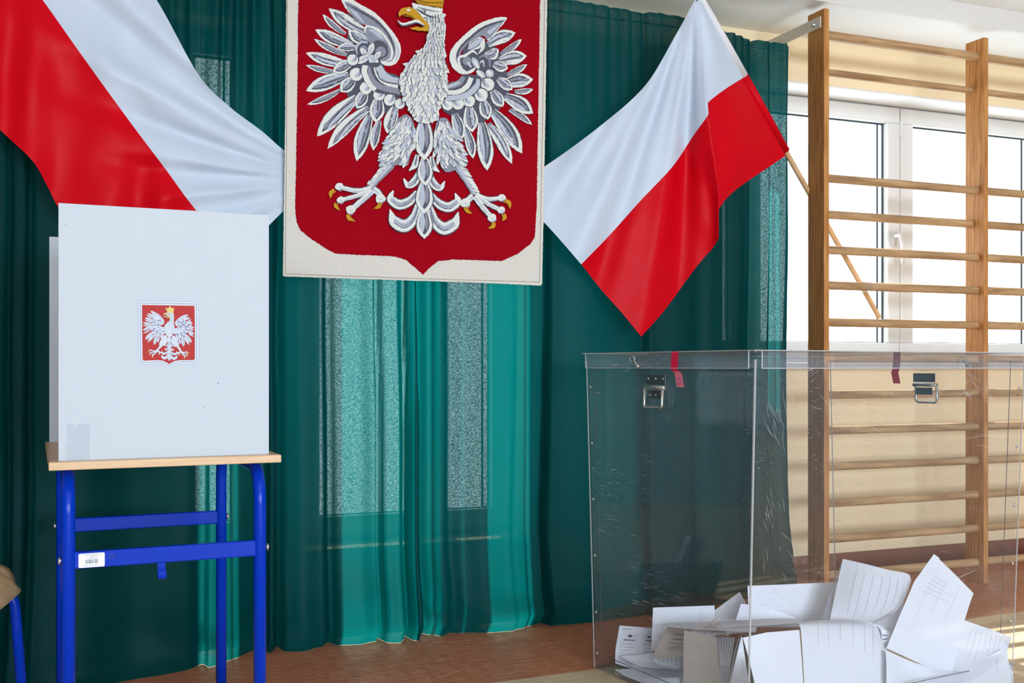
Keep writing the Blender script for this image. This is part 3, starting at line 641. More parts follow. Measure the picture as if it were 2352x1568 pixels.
# ------------------------------------------------------------------ tapestry
YT = 3.545
tp = empty('tapestry', P(950, 640, YT)); tag(tp, 'large woven tapestry of a crowned white eagle on a red shield, hung on the curtain', 'tapestry')
OT = Vector(tp.location)
def tconv(x, y, off): 
    p = P(x, y, YT); return Vector((p.x, YT-off, p.z))-OT
outl = [(660,-260),(657,0),(655,180),(653,380),(650,560),(649,632),(652,635),(800,640),(960,645),(1110,650),(1240,656),(1243,652),(1246,520),(1250,300),(1255,0),(1259,-260)]
rows = []
mb = MB()
def slab(mb, pts, y0, y1, mi=0, jag=0, seed=1):
    rn = random.Random(seed); q = []
    for a, b_ in zip(pts, pts[1:]+pts[:1]):
        ln = math.hypot(b_[0]-a[0], b_[1]-a[1]); k = max(1, int(ln/3)) if jag else 1
        for j in range(k): t = j/k; q.append((lerp(a[0], b_[0], t)+rn.uniform(-jag, jag), lerp(a[1], b_[1], t)+rn.uniform(-jag, jag)))
    f_ = [tconv(x, y, y1) for x, y in q]; bk = [tconv(x, y, y0) for x, y in q]; n = len(q)
    from mathutils.geometry import tessellate_polygon
    tr = tessellate_polygon([[Vector((x, -y, 0)) for x, y in q]])
    mb.add(f_+bk, [tuple(t) for t in tr]+[(i, (i+1) % n, n+(i+1) % n, n+i) for i in range(n)], mi)
slab(mb, outl, 0, .008, 0, .5)
mb.build('backing_cloth', M['w_cream'], tp)
st = MB()
for a, b_ in (((662,-260),(659,0)),((659,0),(657,330)),((657,330),(654,629)),((654,629),(960,640)),((960,640),(1237,648)),((1237,648),(1249,10)),((1249,10),(1253,-260))):
    p, q_ = tconv(*a, .0085), tconv(*b_, .0085); st.tube([p, q_], .0011, 5)
st.build('stitching', M['w_stitch'], tp)
shield = [(686,-260),(684,0),(682,200),(679,380),(677,480),(680,510),(690,530),(712,548),(745,570),(770,583),(830,586),(905,589),(930,597),(948,612),(970,631),(986,614),(1005,600),(1040,596),(1100,598),(1150,600),(1185,584),(1215,562),(1226,545),(1230,480),(1233,300),(1238,0),(1240,-260)]
mb = MB(); slab(mb, shield, .0075, .0105, 0, .7, 5); mb.build('shield', M['w_red'], tp)
wk = {'W': 0, 'D': 1, 'M': 2, 'L': 3, 'G': 4, 'g': 5}
wm = [M['w_W'], M['w_D'], M['w_M'], M['w_L'], M['w_G'], M['w_g']]
for nm, mb in place_layers(EL, tconv, wm, wk, tp, .0000125, .0112, jag=.55, seed=2).items():
    mb.build(nm.split('#')[0], wm, tp)

# ------------------------------------------------------------------ flags
def flag_rows(ctrl, nu, nv, disp, sharp=()):
    """ctrl: rows (v) of columns (u) of (px,py,Y)"""
    nr = len(ctrl); nc = len(ctrl[0]); out = []
    colpts = []
    for r in ctrl:
        pts = [Vector(p) for p in r]; line = []
        for i in range(nu*(nc-1)+1):
            t = i/nu; line.append(cr(pts, t))
        colpts.append(line)
    for j in range(nv*(nr-1)+1):
        t = j/nv; row = []
        for i in range(len(colpts[0])):
            p = cr([c[i] for c in colpts], t); u = i/(len(colpts[0])-1); v = t/(nr-1)
            row.append(P(p.x, p.y, p.z+disp(p.x, p.y, u, v)))
        out.append(row)
    return out
def split_flag(rows, root, frac=.5):
    o = Vector(root.location); k = round((len(rows)-1)*frac)
    for nm, rr, m_ in (('white_stripe', rows[:k+1], 'flag_white'), ('red_stripe', rows[k:], 'flag_red')):
        mb = MB(); mb.grid([[p-o for p in r] for r in rr]); mb.build(nm, M[m_], root, smooth=True)
YF = 3.47
lf = empty('flag', P(300, 300, YF)); tag(lf, 'red-and-white flag draped diagonally above the voting screen, its end tucked behind the tapestry', 'flag')
ctl = [[(240,-180),(360,0),(455,170),(525,243),(600,300),(655,347),(716,384)],
       [(130,-160),(225,0),(340,170),(430,270),(530,365),(610,410),(692,440)],
       [(0,-130),(98,0),(190,130),(295,275),(380,388),(450,482),(545,585)],
       [(-130,-80),(0,90),(90,235),(180,350),(265,445),(340,540),(440,655)],
       [(-270,-10),(-110,190),(0,298),(75,370),(110,430),(150,500),(330,755)]]
def yl(px): return YF+.085*max(0, min(1, (px-450)/220))+.015
ctl = [[(x, y, yl(x)) for x, y in r] for r in ctl]
def dl(px, py, u, v):
    r = math.atan2(py-420, px-760)             # creases fan out from the tie behind the tapestry
    d = math.hypot(px-760, py-420)
    k = (.018*math.sin(r*24+.5*math.sin(d/150))*min(1, d/300)+.003*math.sin(r*55))*max(0, min(1, (.75-v)/.4))
    k += (.014*math.sin(px/24+.9*math.sin(px/61)+py/300))*max(0, min(1, (v-.35)/.3))
    k += .008*noise.noise(Vector((px/70, py/120, 2)))
    k *= max(.15, min(1, (700-px)/120))
    return k
split_flag(flag_rows(ctl, 14, 14, dl), lf)

rf = empty('flag', P(1605, 360, YF)); tag(rf, 'red-and-white flag hanging from a wooden pole that leans on the wall bars', 'flag')
# pole: straight line from the tip to the butt end tied behind the rungs
Pa = P(1601, -14, 3.47); Pb = P(2019, 728, 3.905)
def pole_at(px):
    lo, hi = 0., 1.
    for _ in range(40):
        m_ = (lo+hi)/2; q = Pa.lerp(Pb, m_)-C0; x_ = 1176+F*q.dot(RT)/q.dot(FW)
        if x_ < px: lo = m_
        else: hi = m_
    return Pa.lerp(Pb, lo)
y5 = pole_at(1708).y-.012; y1_ = pole_at(1803).y-.012; y0_ = pole_at(1612).y-.012
ctr = [[(1160,430,3.565),(1248,384,3.55),(1380,288,3.50),(1482,196,3.50),(1550,84,3.49),(1594,4,3.455),(1597,6,3.463),(1601,3,3.462),(1606,0,3.455),(1612,-6,y0_)],
       [(1205,476,3.57),(1305,414,3.55),(1424,330,3.51),(1515,250,3.50),(1573,175,3.48),(1613,112,3.44),(1606,108,3.465),(1614,104,3.475),(1638,98,3.475),(1660,86,(y0_+y5)/2)],
       [(1250,511,3.57),(1320,460,3.55),(1440,380,3.51),(1525,300,3.50),(1585,230,3.475),(1621,180,3.43),(1611,176,3.47),(1620,168,3.485),(1650,150,3.49),(1672,112,(y0_*.4+y5*.6))],
       [(1335,607,3.55),(1400,540,3.53),(1470,462,3.515),(1545,382,3.50),(1592,312,3.475),(1627,262,3.425),(1616,256,3.475),(1629,233,3.50),(1668,203,3.51),(1708,178,y5)],
       [(1380,664,3.54),(1450,592,3.53),(1520,515,3.51),(1575,450,3.50),(1612,395,3.475),(1640,350,3.425),(1624,345,3.48),(1636,318,3.51),(1688,292,3.53),(1738,232,(y5*.67+y1_*.33))],
       [(1428,718,3.54),(1495,648,3.53),(1562,570,3.51),(1600,515,3.50),(1632,470,3.475),(1650,430,3.43),(1632,420,3.49),(1642,400,3.52),(1705,365,3.55),(1770,294,(y5*.33+y1_*.67))],
       [(1473,773,3.54),(1528,710,3.53),(1585,632,3.51),(1617,592,3.50),(1638,568,3.475),(1651,540,3.435),(1637,505,3.49),(1650,481,3.53),(1690,436,3.57),(1805,357,y1_)]]
def dr(px, py, u, v):
    if u > .56: return .004*math.sin((px-1600)/13+py/90)*min(1, max(0, (1-u)*5))
    a = math.atan2(py+40, px-1600)
    e = min(1, (.56-u)*6)
    return e*(.021*math.sin(a*24+.4)*min(1, py/250)+.008*math.sin(a*47)+.007*noise.noise(Vector((px/90, py/90, 6))))*max(.1, min(1, (px-1215)/90))
rr_ = flag_rows(ctr, 12, 8, dr)
split_flag(rr_, rf, 3/6)
o_ = Vector(rf.location)
pm = MB(); pm.tube([Pa.lerp(Pb, k/12)-o_ for k in range(13)], .0115, 14); pm.build('pole', M['dowel'], rf, smooth=True).modifiers.new('e', 'EDGE_SPLIT').split_angle = R(50)
tA, tB = 0, None
s1, s2 = pole_at(1707), pole_at(1804)
d_ = (Pb-Pa).normalized()
sl = MB(); sl.tube([Pa-d_*.03-o_, (Pa+d_*.02)-o_, Pa.lerp(s1, .5)-o_, s1-o_], [.010,.0165,.0185,.0185], 14, sx=1.1); sl.build('pole_sleeve', M['sleeve'], rf, smooth=True)
sl = MB(); sl.tube([s1-o_, s1.lerp(s2, .5)-o_, s2-o_], [.0185,.0185,.017], 14, sx=1.1); sl.build('pole_sleeve', M['flag_red'], rf, smooth=True)
# clear tape tying the pole to a rung
rz = P(1905, 655, YP+.045).z; rx = P(1990, 655, YP+.045).x; pt = pole_at(1984)
tpz = MB(); n = 16; rings = []
for k in range(9):
    x_ = rx-.018+.036*k/8; ring = []
    for j in range(n+1):
        a = 2*math.pi*j/n; cy = YP+.045 if math.cos(a) < 0 else pt.y
        ring.append((x_+(.004*math.sin(k*2+a*3)), cy+math.cos(a)*.021, rz+math.sin(a)*.021*(1.0+.04*math.sin(a*5+k))))
    rings.append(ring)
tpz.grid(rings); tag(tpz.build('adhesive_tape', M['tape_clear'], smooth=True), 'clear adhesive tape tying the flag pole to a wall-bar rung', 'tape')

# ------------------------------------------------------------------ school desk
def frame_obj(name, X, Z, ang_cam):
    p = CW(X, Z, 0); e = empty(name, p, ang_cam-YAW); return e
TA = R(24.2)
desk = frame_obj('school_desk', -.996, 2.29, TA)
# local x along the near short edge, local y away from the viewer
tag(desk, 'small school desk with beech top and glossy blue tubular legs, under the voting screen', 'desk')
mb = MB(); mb.box((0,0,.742),(.50,.70,.76)); mb.build('tabletop', M['beech'], desk, bevel=.002)
for wx in (.04, .4575):
    pts = fillet([(wx,.04,.012),(wx,.04,.727),(wx,.606,.727),(wx,.606,.012)], .085, 8)
    mb = MB(); mb.tube(pts, .0148, 20); fr_ = mb.build('leg_frame', M['blue'], desk, smooth=True)
    for yy in (.04,.606):
        q = MB(); q.tube([(wx,yy,0),(wx,yy,.03)], [.018,.0175], 16); q.build('foot_cap', M['dark'], fr_)
for k, yy in enumerate((.04, .606)):
    mb = MB(); mb.box((.05,yy-.0095,.5215),(.4475,yy+.0095,.5585)); cb = mb.build('crossbar', M['blue'], desk, bevel=.003)
    for wx, s in ((.04,-1),(.4575,1)):
        q = MB(); q.tube([(wx+s*.0145,yy,.54),(wx+s*.019,yy,.54),(wx+s*.0215,yy,.54)], [.0085,.0085,.004], 14); q.build('bolt', M['steel'], desk, smooth=True)
    if k == 0:
        h = MB(); hx = .235; w2 = .0085
        prof = [(.031,.522),(.031,.497),(.029,.491),(.023,.4885),(.017,.491),(.015,.497),(.015,.506)]
        prof = [(yy-.0096+ (p[0]-.031)*1.0, p[1]) for p in prof]
        for t0, t1 in (((0),(1)),):
            rows_a = [[(hx-w2, y, z) for y, z in prof], [(hx+w2, y, z) for y, z in prof]]
            rows_b = [[(hx-w2, y+.0025, z) for y, z in prof], [(hx+w2, y+.0025, z) for y, z in prof]]
            h.grid(rows_a); h.grid(rows_b, flip=True)
            n = len(prof); 
        h.build('bag_hook', M['blue'], desk, smooth=False).modifiers.new('s','SOLIDIFY').thickness = .0025
        # inventory sticker
        lx0, lx1, lz0, lz1 = .0605, .1145, .5235, .5545; fy = yy-.0100
        lab = MB(); r_ = .003; ol = []
        for cx, cz, a0 in ((lx1-r_,lz1-r_,0),(lx0+r_,lz1-r_,90),(lx0+r_,lz0+r_,180),(lx1-r_,lz0+r_,270)):
            for a in (0,30,60,90): ol.append((cx+r_*math.cos(R(a0+a)), fy, cz+r_*math.sin(R(a0+a))))
        lab.add(ol, [tuple(range(len(ol)))[::-1]]); st_ = lab.build('inventory_sticker', M['label'], cb)
        ink = MB(); y2 = fy-.0003; W_ = lx1-lx0; H_ = lz1-lz0
        def bar(u0, u1, v0, v1): ink.add([(lx0+W_*u0,y2,lz0+H_*v0),(lx0+W_*u1,y2,lz0+H_*v0),(lx0+W_*u1,y2,lz0+H_*v1),(lx0+W_*u0,y2,lz0+H_*v1)], [(0,1,2,3)])
        rb = random.Random(4); u = .25
        while u < .76:
            bw = rb.choice((.006,.008,.014)); bar(u, u+bw, .26, .56); u += bw+rb.choice((.006,.009,.016))
        for u0, u1, v in ((.14,.88,.90),(.28,.76,.80),(.46,.58,.72),(.31,.73,.63)):
            u = u0
            while u < u1:
                bw = rb.uniform(.008,.02); bar(u, u+bw, v-.018, v+.018+rb.uniform(-.01,.008)); u += bw+rb.uniform(.005,.012)
        ink.build('barcode', M['ink'], cb)
        # digits below the bars
        cu = bpy.data.curves.new('serial_number', 'FONT'); cu.body = '0 0 0 0 1 8 2 3 8 3'; cu.size = .0042; cu.align_x = 'CENTER'; cu.materials.append(M['ink'])
        to = font_mesh('serial_number', cu); to.parent = cb; to.location = ((lx0+lx1)/2, y2, lz0+H_*.09); to.rotation_euler = (R(90),0,0); to.scale = (1.0,1,1)
        cu = bpy.data.curves.new('handwriting', 'FONT'); cu.body = '26'; cu.size = .013; cu.shear = .3; m_ = mat('dark_blue_marker', (.004,.015,.16), .5); cu.materials.append(m_)
        to = font_mesh('handwriting', cu); to.parent = cb; to.location = (.121, y2, .540); to.rotation_euler = (R(90),0,0)

# ------------------------------------------------------------------ voting screen on the desk
vs_ = frame_obj('voting_screen', -.996, 2.29, TA); vs_.location.z = .76
tag(vs_, 'white corrugated plastic voting screen with a small red eagle emblem, standing on the desk', 'voting screen')
T_ = .004; PH = .564
pn = []
mb = MB(); mb.box((.020,.033,0),(.4775,.033+T_,PH)); pn.append(mb.build('front_panel', M['plastic'], vs_, bevel=.0008))
mb = MB(); mb.box((.4775-T_,.0375,0),(.4775,.683,PH)); mb.build('side_panel', M['plastic'], vs_)
mb = MB(); mb.box((.010,.683,0),(.4775,.683+T_,PH-.002)); mb.build('rear_panel', M['plastic'], vs_)
fp = pn[0]
# panel-plane coordinates from the photograph
MT = Matrix.Translation(vs_.location) @ Matrix.Rotation(TA-YAW, 4, 'Z'); MTi = MT.inverted()
def onpanel(px, py):
    o = MTi @ C0; d = (MTi.to_3x3() @ ray(px, py)); t = (.033-o.y)/d.y; return o+d*t
E5 = lambda x, y: onpanel(310+x/8.71, 680+y/8.71)
def flat(name, pts, off, m_, parent, tess=True):
    mb = MB(); vs = [Vector((p.x, .033-off, p.z)) for p in pts]
    from mathutils.geometry import tessellate_polygon
    mb.add(vs, [tuple(t) for t in tessellate_polygon([[Vector((p.x, p.z, 0)) for p in pts]])]); return mb.build(name, m_, parent)
def shieldpts(inset):
    c = Vector((672, 760)); base_ = [(60,92),(1270,112),(1278,500),(1280,1250),(1262,1310),(1220,1348),(1170,1358),(900,1362),(820,1375),(750,1410),(712,1440),(682,1446),(650,1440),(600,1400),(540,1370),(460,1360),(190,1372),(130,1360),(92,1325),(70,1270),(62,600)]
    pts = [Vector(p) for p in base_]; out = []; n = len(pts)
    for i in range(n):
        a, b_, c_ = pts[i-1], pts[i], pts[(i+1) % n]
        n1 = Vector((-(b_-a).y, (b_-a).x)).normalized(); n2 = Vector((-(c_-b_).y, (c_-b_).x)).normalized(); nn = (n1+n2).normalized()
        out.append(b_+nn*inset/max(.55, nn.dot(n1)))
    return [E5(p.x, p.y) for p in out]
em = empty('emblem', (0,0,0)); em.parent = vs_; em['label'] = 'small printed red shield emblem'
flat('emblem_outline', shieldpts(0), .0002, M['p_line'], em); flat('emblem_border', shieldpts(5), .0003, M['p_white'], em)
flat('emblem_outline', shieldpts(42), .0004, M['p_edge'], em); flat('emblem_border', shieldpts(50), .0005, M['p_white'], em); flat('emblem_field', shieldpts(82), .0006, M['p_red'], em)
# fit the eagle drawing to the print
xs0, xs1, yt, yb = 701.0, 1221.0, 15.0, 549.0
def pconv(x, y, off):
    u = (x-xs0)/(xs1-xs0); v = (y-yt)/(yb-yt); sh = .025*(u-.5)
    q = E5(lerp(156,1178,u), lerp(322,1290,v-sh*.5)); return Vector((q.x, .033-off, q.z))
pk = {'W': 0, 'D': 1, 'M': 0, 'L': 0, 'G': 2, 'g': 2}; pmats = [M['p_white'], M['p_line'], M['p_gold']]
EP = [(p, k, pt) for p, k, pt in EL if not (k == 'g')]
for nm, mb in place_layers(EP, pconv, pmats, pk, em, .0000016, .0008).items(): mb.build('printed_'+nm.split('#')[0], pmats, em)
tpc = MB(); pts = [onpanel(*p) for p in ((153,972),(207,973),(206,1056),(152,1058))]
rows = []
for j in range(9):
    row = []
    for i in range(9):
        a = pts[0].lerp(pts[1], i/8); b_ = pts[3].lerp(pts[2], i/8); q = a.lerp(b_, j/8); row.append((q.x, .033-.0006-.002*max(0, noise.noise(Vector((i*.7, j*.5, 3)))), q.z))
    rows.append(row)
tpc.grid(rows); tpc.build('tape_piece', M['tape_clear'], vs_, smooth=True)
sp_ = MB()
for px, py, r in ((501,880,1.6),(468,934,1.3),(150,516,1.0),(289,684,.8)):
    c = onpanel(px, py); sp_.tube([(c.x,.0327,c.z),(c.x,.0322,c.z)], .00085*r, 6)
sp_.build('scuff_marks', M['ink'], vs_)

# ------------------------------------------------------------------ chair at the left edge
ch = empty('school_chair', CW(-1.405, 2.48, 0), R(10)-YAW); tag(ch, 'school chair with bent plywood seat and blue tubular legs, cut off by the left edge', 'chair')
# local +x = right in the picture, +y = away
mb = MB(); rows = []; hw = .205; hd_ = .225
def seatpt(u, v, dz=0):
    x = lerp(-hw, hw, u); y = lerp(-hd_, hd_, v)
    r_ = .075; ax_ = max(0, abs(x)-(hw-r_)); ay = max(0, abs(y)-(hd_-r_)); d = math.hypot(ax_, ay)
    if ax_ > 0 and ay > 0 and max(ax_, ay) > 0:
        s_ = max(ax_, ay)/d; x = math.copysign(hw-r_+ax_*s_, x); y = math.copysign(hd_-r_+ay*s_, y)
    z = .452 - .055*max(0, (u-.80)/.20)**2 + .012*max(0, (.3-u)/.3)**2 + .012*(2*v-1)**2 + dz
    return (x, y, z)
NU = 20
top = [[seatpt(i/NU, j/NU) for i in range(NU+1)] for j in range(NU+1)]
mb.grid(top); so = mb.build('seat', M['ply'], ch, smooth=True); sm = so.modifiers.new('s', 'SOLIDIFY'); sm.thickness = .012; sm.offset = -1
for sy in (-1, 1):
    yy = sy*.165
    pts = fillet([(-.25,yy,.82),(-.19,yy,.41),(.185,yy,.415),(.215,yy,.012)], .06, 6)
    mb = MB(); mb.tube(pts, .0125, 16); mb.build('side_frame', M['blue'], ch, smooth=True)
    mb = MB(); mb.tube([(-.18,yy,.415),(-.24,yy,.012)], .0125, 16); mb.build('rear_leg', M['blue'], ch, smooth=True)
mb = MB(); mb.tube([(-.1,-.165,.405),(-.1,.165,.405)], .011, 12); mb.tube([(.06,-.165,.405),(.06,.165,.405)], .011, 12); mb.build('stretcher', M['blue'], ch, smooth=True)
mb = MB(); mb.grid([[(-.235-.0*k-.03*math.cos((i/12-.5)*math.pi), lerp(-.2,.2,i/12), lerp(.66,.84,k/4)) for i in range(13)] for k in range(5)])
bo = mb.build('backrest', M['ply'], ch, smooth=True); sm = bo.modifiers.new('s', 'SOLIDIFY'); sm.thickness = .012

# ------------------------------------------------------------------ ballot box
BA = R(29); Dn = 2.747; at, bt = 1.08, .797; ab, bb = 1.067, .725
box = frame_obj('ballot_box', .2284*Dn, Dn, BA); tag(box, 'large clear acrylic ballot box with lid and pink seals, partly filled with ballots', 'ballot box')
ZT = .985; ia = (at-ab)/2; ib = (bt-bb)/2; TH = .005
top4 = [Vector((0,0,ZT)), Vector((at,0,ZT)), Vector((at,bt,ZT)), Vector((0,bt,ZT))]
bot4 = [Vector((ia,ib,.004)), Vector((at-ia,ib,.004)), Vector((at-ia,bt-ib,.004)), Vector((ia,bt-ib,.004))]
ctr_ = Vector((at/2, bt/2, 0))
def inn(p, d=TH): q = Vector(p); q.x += d if p.x < at/2 else -d; q.y += d if p.y < bt/2 else -d; return q
for i, nm in enumerate(('front_panel', 'end_panel', 'front_panel', 'end_panel')):
    j = (i+1) % 4; vs = [bot4[i], bot4[j], top4[j], top4[i]]; vi = [inn(p) for p in vs]
    mb = MB(); mb.add(vs+vi, [(0,1,2,3),(7,6,5,4),(0,4,5,1),(3,2,6,7)]); mb.build('side_panel', M['acrylic'], box)
    # corner strip with bright cut edge
    a, b_ = bot4[i], top4[i]; cs = MB(); s = .0022 if i == 0 else .0015
    cs.add([a+Vector((-s,-s*.6,0)) if i == 0 else a+Vector((-s,-s,0)), a+Vector((s,-s,0)), a+Vector((s,s,0)), a+Vector((-s,s,0)), b_+Vector((-s,-s,0)), b_+Vector((s,-s,0)), b_+Vector((s,s,0)), b_+Vector((-s,s,0))], [(0,1,5,4),(1,2,6,5),(2,3,7,6),(3,0,4,7),(4,5,6,7)])
    cs.build('corner_edge', M['acrylic_edge'], box)
mb = MB(); vs = [p+Vector((0,0,.0)) for p in bot4]; v2 = [p+Vector((0,0,.006)) for p in bot4]; mb.add(vs+v2, [(3,2,1,0),(4,5,6,7),(0,1,5,4),(1,2,6,5),(2,3,7,6),(3,0,4,7)]); mb.build('bottom_panel', M['acrylic'], box)
# dark joint lines along the bottom and beside the corners
jl = MB()
for i in range(4):
    a, b_ = inn(bot4[i], .03), inn(bot4[(i+1) % 4], .03); jl.tube([a+Vector((0,0,.035)), b_+Vector((0,0,.035))], .0012, 5)
for i, (k, dx, dy) in enumerate(((3,.0,-.045),(1,0,.045))):
    a, b_ = bot4[k]+Vector((.001 if k == 3 else -.001, dy, 0)), top4[k]+Vector((.001 if k == 3 else -.001, dy, 0)); jl.tube([a, b_], .0011, 5)
jl.build('joint_line', mat('smoky_joint', (.10,.09,.09), .3), box)
# lid
lz0, lz1 = .962, 1.0085; e_ = .010
lid = MB(); lid.box((-e_,-e_,lz1-.005),(at+e_,bt+e_,lz1))
g = .012
lid.box((g,-e_-.002,lz0),(at-g,-e_+.003,lz1-.005)); lid.box((g,bt+e_-.003,lz0),(at-g,bt+e_+.002,lz1-.005))
lid.box((-e_-.002,g,lz0),(-e_+.003,bt-g,lz1-.005)); lid.box((at+e_-.003,g,lz0),(at+e_+.002,bt-g,lz1-.005))
lo_ = lid.build('lid', M['acrylic_lid'], box, bevel=.0012)
le = MB()
for a, b_ in (((g,-e_-.002,lz0),(at-g,-e_-.002,lz0)),((-e_-.002,g,lz0),(-e_-.002,bt-g,lz0)),((-e_,-e_,lz1),(at+e_,-e_,lz1)),((-e_,-e_,lz1),(-e_,bt+e_,lz1)),((-e_-.002,bt-g,lz0),(-e_-.002,bt-g,lz1)),((at+e_,-e_,lz1),(at+e_,bt+e_,lz1)),((-e_,bt+e_,lz1),(at+e_,bt+e_,lz1)),((-e_-.002,g,lz0),(-e_-.002,g,lz1)),((g,-e_-.002,lz0),(g,-e_-.002,lz1))):
    le.tube([a, b_], .0016, 6)
le.build('lid_edge', M['acrylic_edge'], lo_)
# slot frame in the lid
sl_ = MB(); sl_.box((at*.3,bt*.42,lz1),(at*.7,bt*.58,lz1+.004)); sl_.build('slot_cover', M['acrylic_lid'], lo_)
# screws
sc = MB()
MBX = Matrix.Translation(box.location) @ Matrix.Rotation(BA-YAW, 4, 'Z'); MBi = MBX.inverted()
for z in (.90,.72,.54,.36,.18,.05):
    for k in (3, 1):
        p = bot4[k].lerp(top4[k], z/ZT)
        q = p+Vector((-.002, -.022, 0)) if k == 3 else p+Vector((-.022,-.002,0))
        n = Vector((-.004,0,0)) if k == 3 else Vector((0,-.004,0))
        s_ = MB(); s_.tube([q, q+n*.6, q+n], [.005,.0048,.002], 10); s_.build('screw', M['steel'], box, smooth=True)
for t in (.2,.8):
    p = bot4[3].lerp(bot4[0], t); s_ = MB(); s_.tube([p+Vector((-.001,0,.02)), p+Vector((-.005,0,.02))], [.005,.002], 10); s_.build('screw', M['steel'], box, smooth=True)
# chest handles on both ends
def xface(z): return lerp(ia, 0, z/ZT)
def handle(end):
    h = empty('handle', (0,0,0)); h.parent = box
    yc = bt*.53 if end == 0 else bt*.47; sgn = -1 if end == 0 else 1
    def L_(dy, z, o=0): 
        x = xface(z)-.001-o if end == 0 else at-xface(z)+.001+o
        return Vector((x, yc+dy, z))
    def plate(y0, y1, z0, z1, o0, o1, m_, nm):
        q = MB(); vs = [L_(y0,z0,o0),L_(y1,z0,o0),L_(y1,z1,o0),L_(y0,z1,o0),L_(y0,z0,o1),L_(y1,z0,o1),L_(y1,z1,o1),L_(y0,z1,o1)]
        q.add(vs, [(3,2,1,0),(4,5,6,7),(0,1,5,4),(1,2,6,5),(2,3,7,6),(3,0,4,7)]); return q.build(nm, m_, h, bevel=.0008)
    plate(-.045,.045,.914,.944,0,.0025,M['zinc'],'mounting_plate'); plate(-.034,.034,.872,.896,0,.0025,M['zinc'],'mounting_plate')
    q = MB(); q.tube([L_(-.047,.905,.006), L_(.047,.905,.006)], .0065, 12); q.build('hinge_barrel', M['steel'], h, smooth=True)
    q = MB(); q.tube(fillet([L_(-.043,.903,.010), L_(-.043,.846,.014), L_(.043,.846,.014), L_(.043,.903,.010)], .012), .0042, 10); q.build('bail', M['steel'], h, smooth=True)
    for dy in (-.036,0,.036):
        q = MB(); q.tube([L_(dy,.931,.002), L_(dy,.931,.005)], [.0045,.002], 10); q.build('rivet', M['steel'], h, smooth=True); q = MB(); q.tube([L_(dy*.75,.883,.002), L_(dy*.75,.883,.005)], [.0045,.002], 10); q.build('rivet', M['steel'], h, smooth=True)
handle(0); handle(1)
# ring fastener on the lid flange, both ends
for end in (0, 1):
    x = -e_-.006 if end == 0 else at+e_+.006; yc = bt*.655 if end == 0 else bt*.30
    q = MB(); q.tube([Vector((x, yc+.012*math.cos(a*math.pi/8), .989+.009*math.sin(a*math.pi/8))) for a in range(17)], .0022, 8, caps=False)
    q.tube([(x, yc-.008, .984),(x-.003, yc-.026,.974)], .0028, 8); q.tube([(x-.003, yc-.022,.970),(x-.003, yc-.038,.966)], .005, 8); q.build('ring_fastener', M['steel'], box, smooth=True)
# seal tapes
def seal(end):
    yc = bt*.40 if end == 0 else bt*.625; s = -1 if end == 0 else 1; w2 = .0155
    X = (lambda o: -e_-.002-o) if end == 0 else (lambda o: at+e_+.002+o)
    pr = [(-.02 if 1 else 0, lz1+.0008, 0)]
    sec = [(X(-.04), lz1+.001, 0), (X(-.001), lz1+.001, 0), (X(.0008), lz1-.004, 0), (X(.0008), .958, .004), (X(-.006), .952, .002)]
    fc = (lambda z: xface(z)-.0015) if end == 0 else (lambda z: at-xface(z)+.0015)
    sec2 = [(X(-.006), .952, .002), (fc(.945), .945, 0), (fc(.908), .908, -.010)]
    for nm, ss, m_ in (('seal_tape', sec, 'tape_red'), ('seal_tape', sec2, 'tape_pink' if end == 0 else 'tape_red')):
        q = MB(); q.grid([[(x, yc-w2+d, z) for x, z, d in ss], [(x, yc+w2+d, z) for x, z, d in ss]]); o = q.build(nm, M[m_], box)
        so_ = o.modifiers.new('s', 'SOLIDIFY'); so_.thickness = .0004; so_.offset = 0
    if end == 0:
        q = MB(); 
        for (y_, z_, l_) in ((yc+.008,.996,.004),(yc+.002,.994,.006),(yc-.004,.996,.003),(yc+.006,.988,.005),(yc-.001,.986,.005)): q.tube([(X(.0016), y_, z_), (X(.0016), y_-l_*.5, z_-l_*.5)], .0006, 4)
        q.build('pen_marks', M['ink'], box)
        q = MB(); q.tube([(fc(.925)-.001, yc-.006+.007*math.cos(a*math.pi/8), .925+.011*math.sin(a*math.pi/8)) for a in range(17)], .0007, 5, caps=False); q.build('pen_marks', mat('purple_pen', (.25,.02,.3), .5), box)
seal(0); seal(1)

# scratches worn into the front panel
def onfront(px, py):
    o = MBi @ C0; d = MBi.to_3x3() @ ray(px, py); y = .03
    for _ in range(4): t = (y-o.y)/d.y; p = o+d*t; y = lerp(ib, 0, max(0, min(1, p.z/ZT)))-.0006
    return p
rnd = random.Random(12); scr = MB()
for cx, cy, sx, sy, ang, n_, ln in ((1850,860,22,16,-40,9,30),(1905,920,30,40,42,10,55),(1765,930,18,30,60,7,45),(1795,930,12,45,85,5,60),(2010,985,60,30,25,6,28),(2120,900,70,30,-38,16,34),(2215,880,26,40,48,14,40),(2262,870,8,50,72,9,40),(1775,1160,28,40,80,16,22),(1760,1300,15,60,85,4,30),(2180,1330,60,60,-20,6,40),(2240,1010,60,20,8,3,60),(1820,1240,40,60,70,6,30),(2330,1060,8,60,88,5,18),(2300,1500,16,60,85,6,22)):
    for _ in range(n_):
        x, y = cx+rnd.gauss(0, sx*.6), cy+rnd.gauss(0, sy*.6); a = R(ang+rnd.gauss(0, 9)); l = ln*rnd.uniform(.4, 1.3); c = rnd.uniform(-.12,.12)*l
        if y < 850: continue
        pts = [onfront(x+math.cos(a)*l*t-math.sin(a)*c*4*t*(1-t), y+math.sin(a)*l*t+math.cos(a)*c*4*t*(1-t)) for t in (0,.25,.5,.75,1)]
        scr.tube(pts, [.0001,.00035,.0004,.00035,.0001], 4, caps=False)
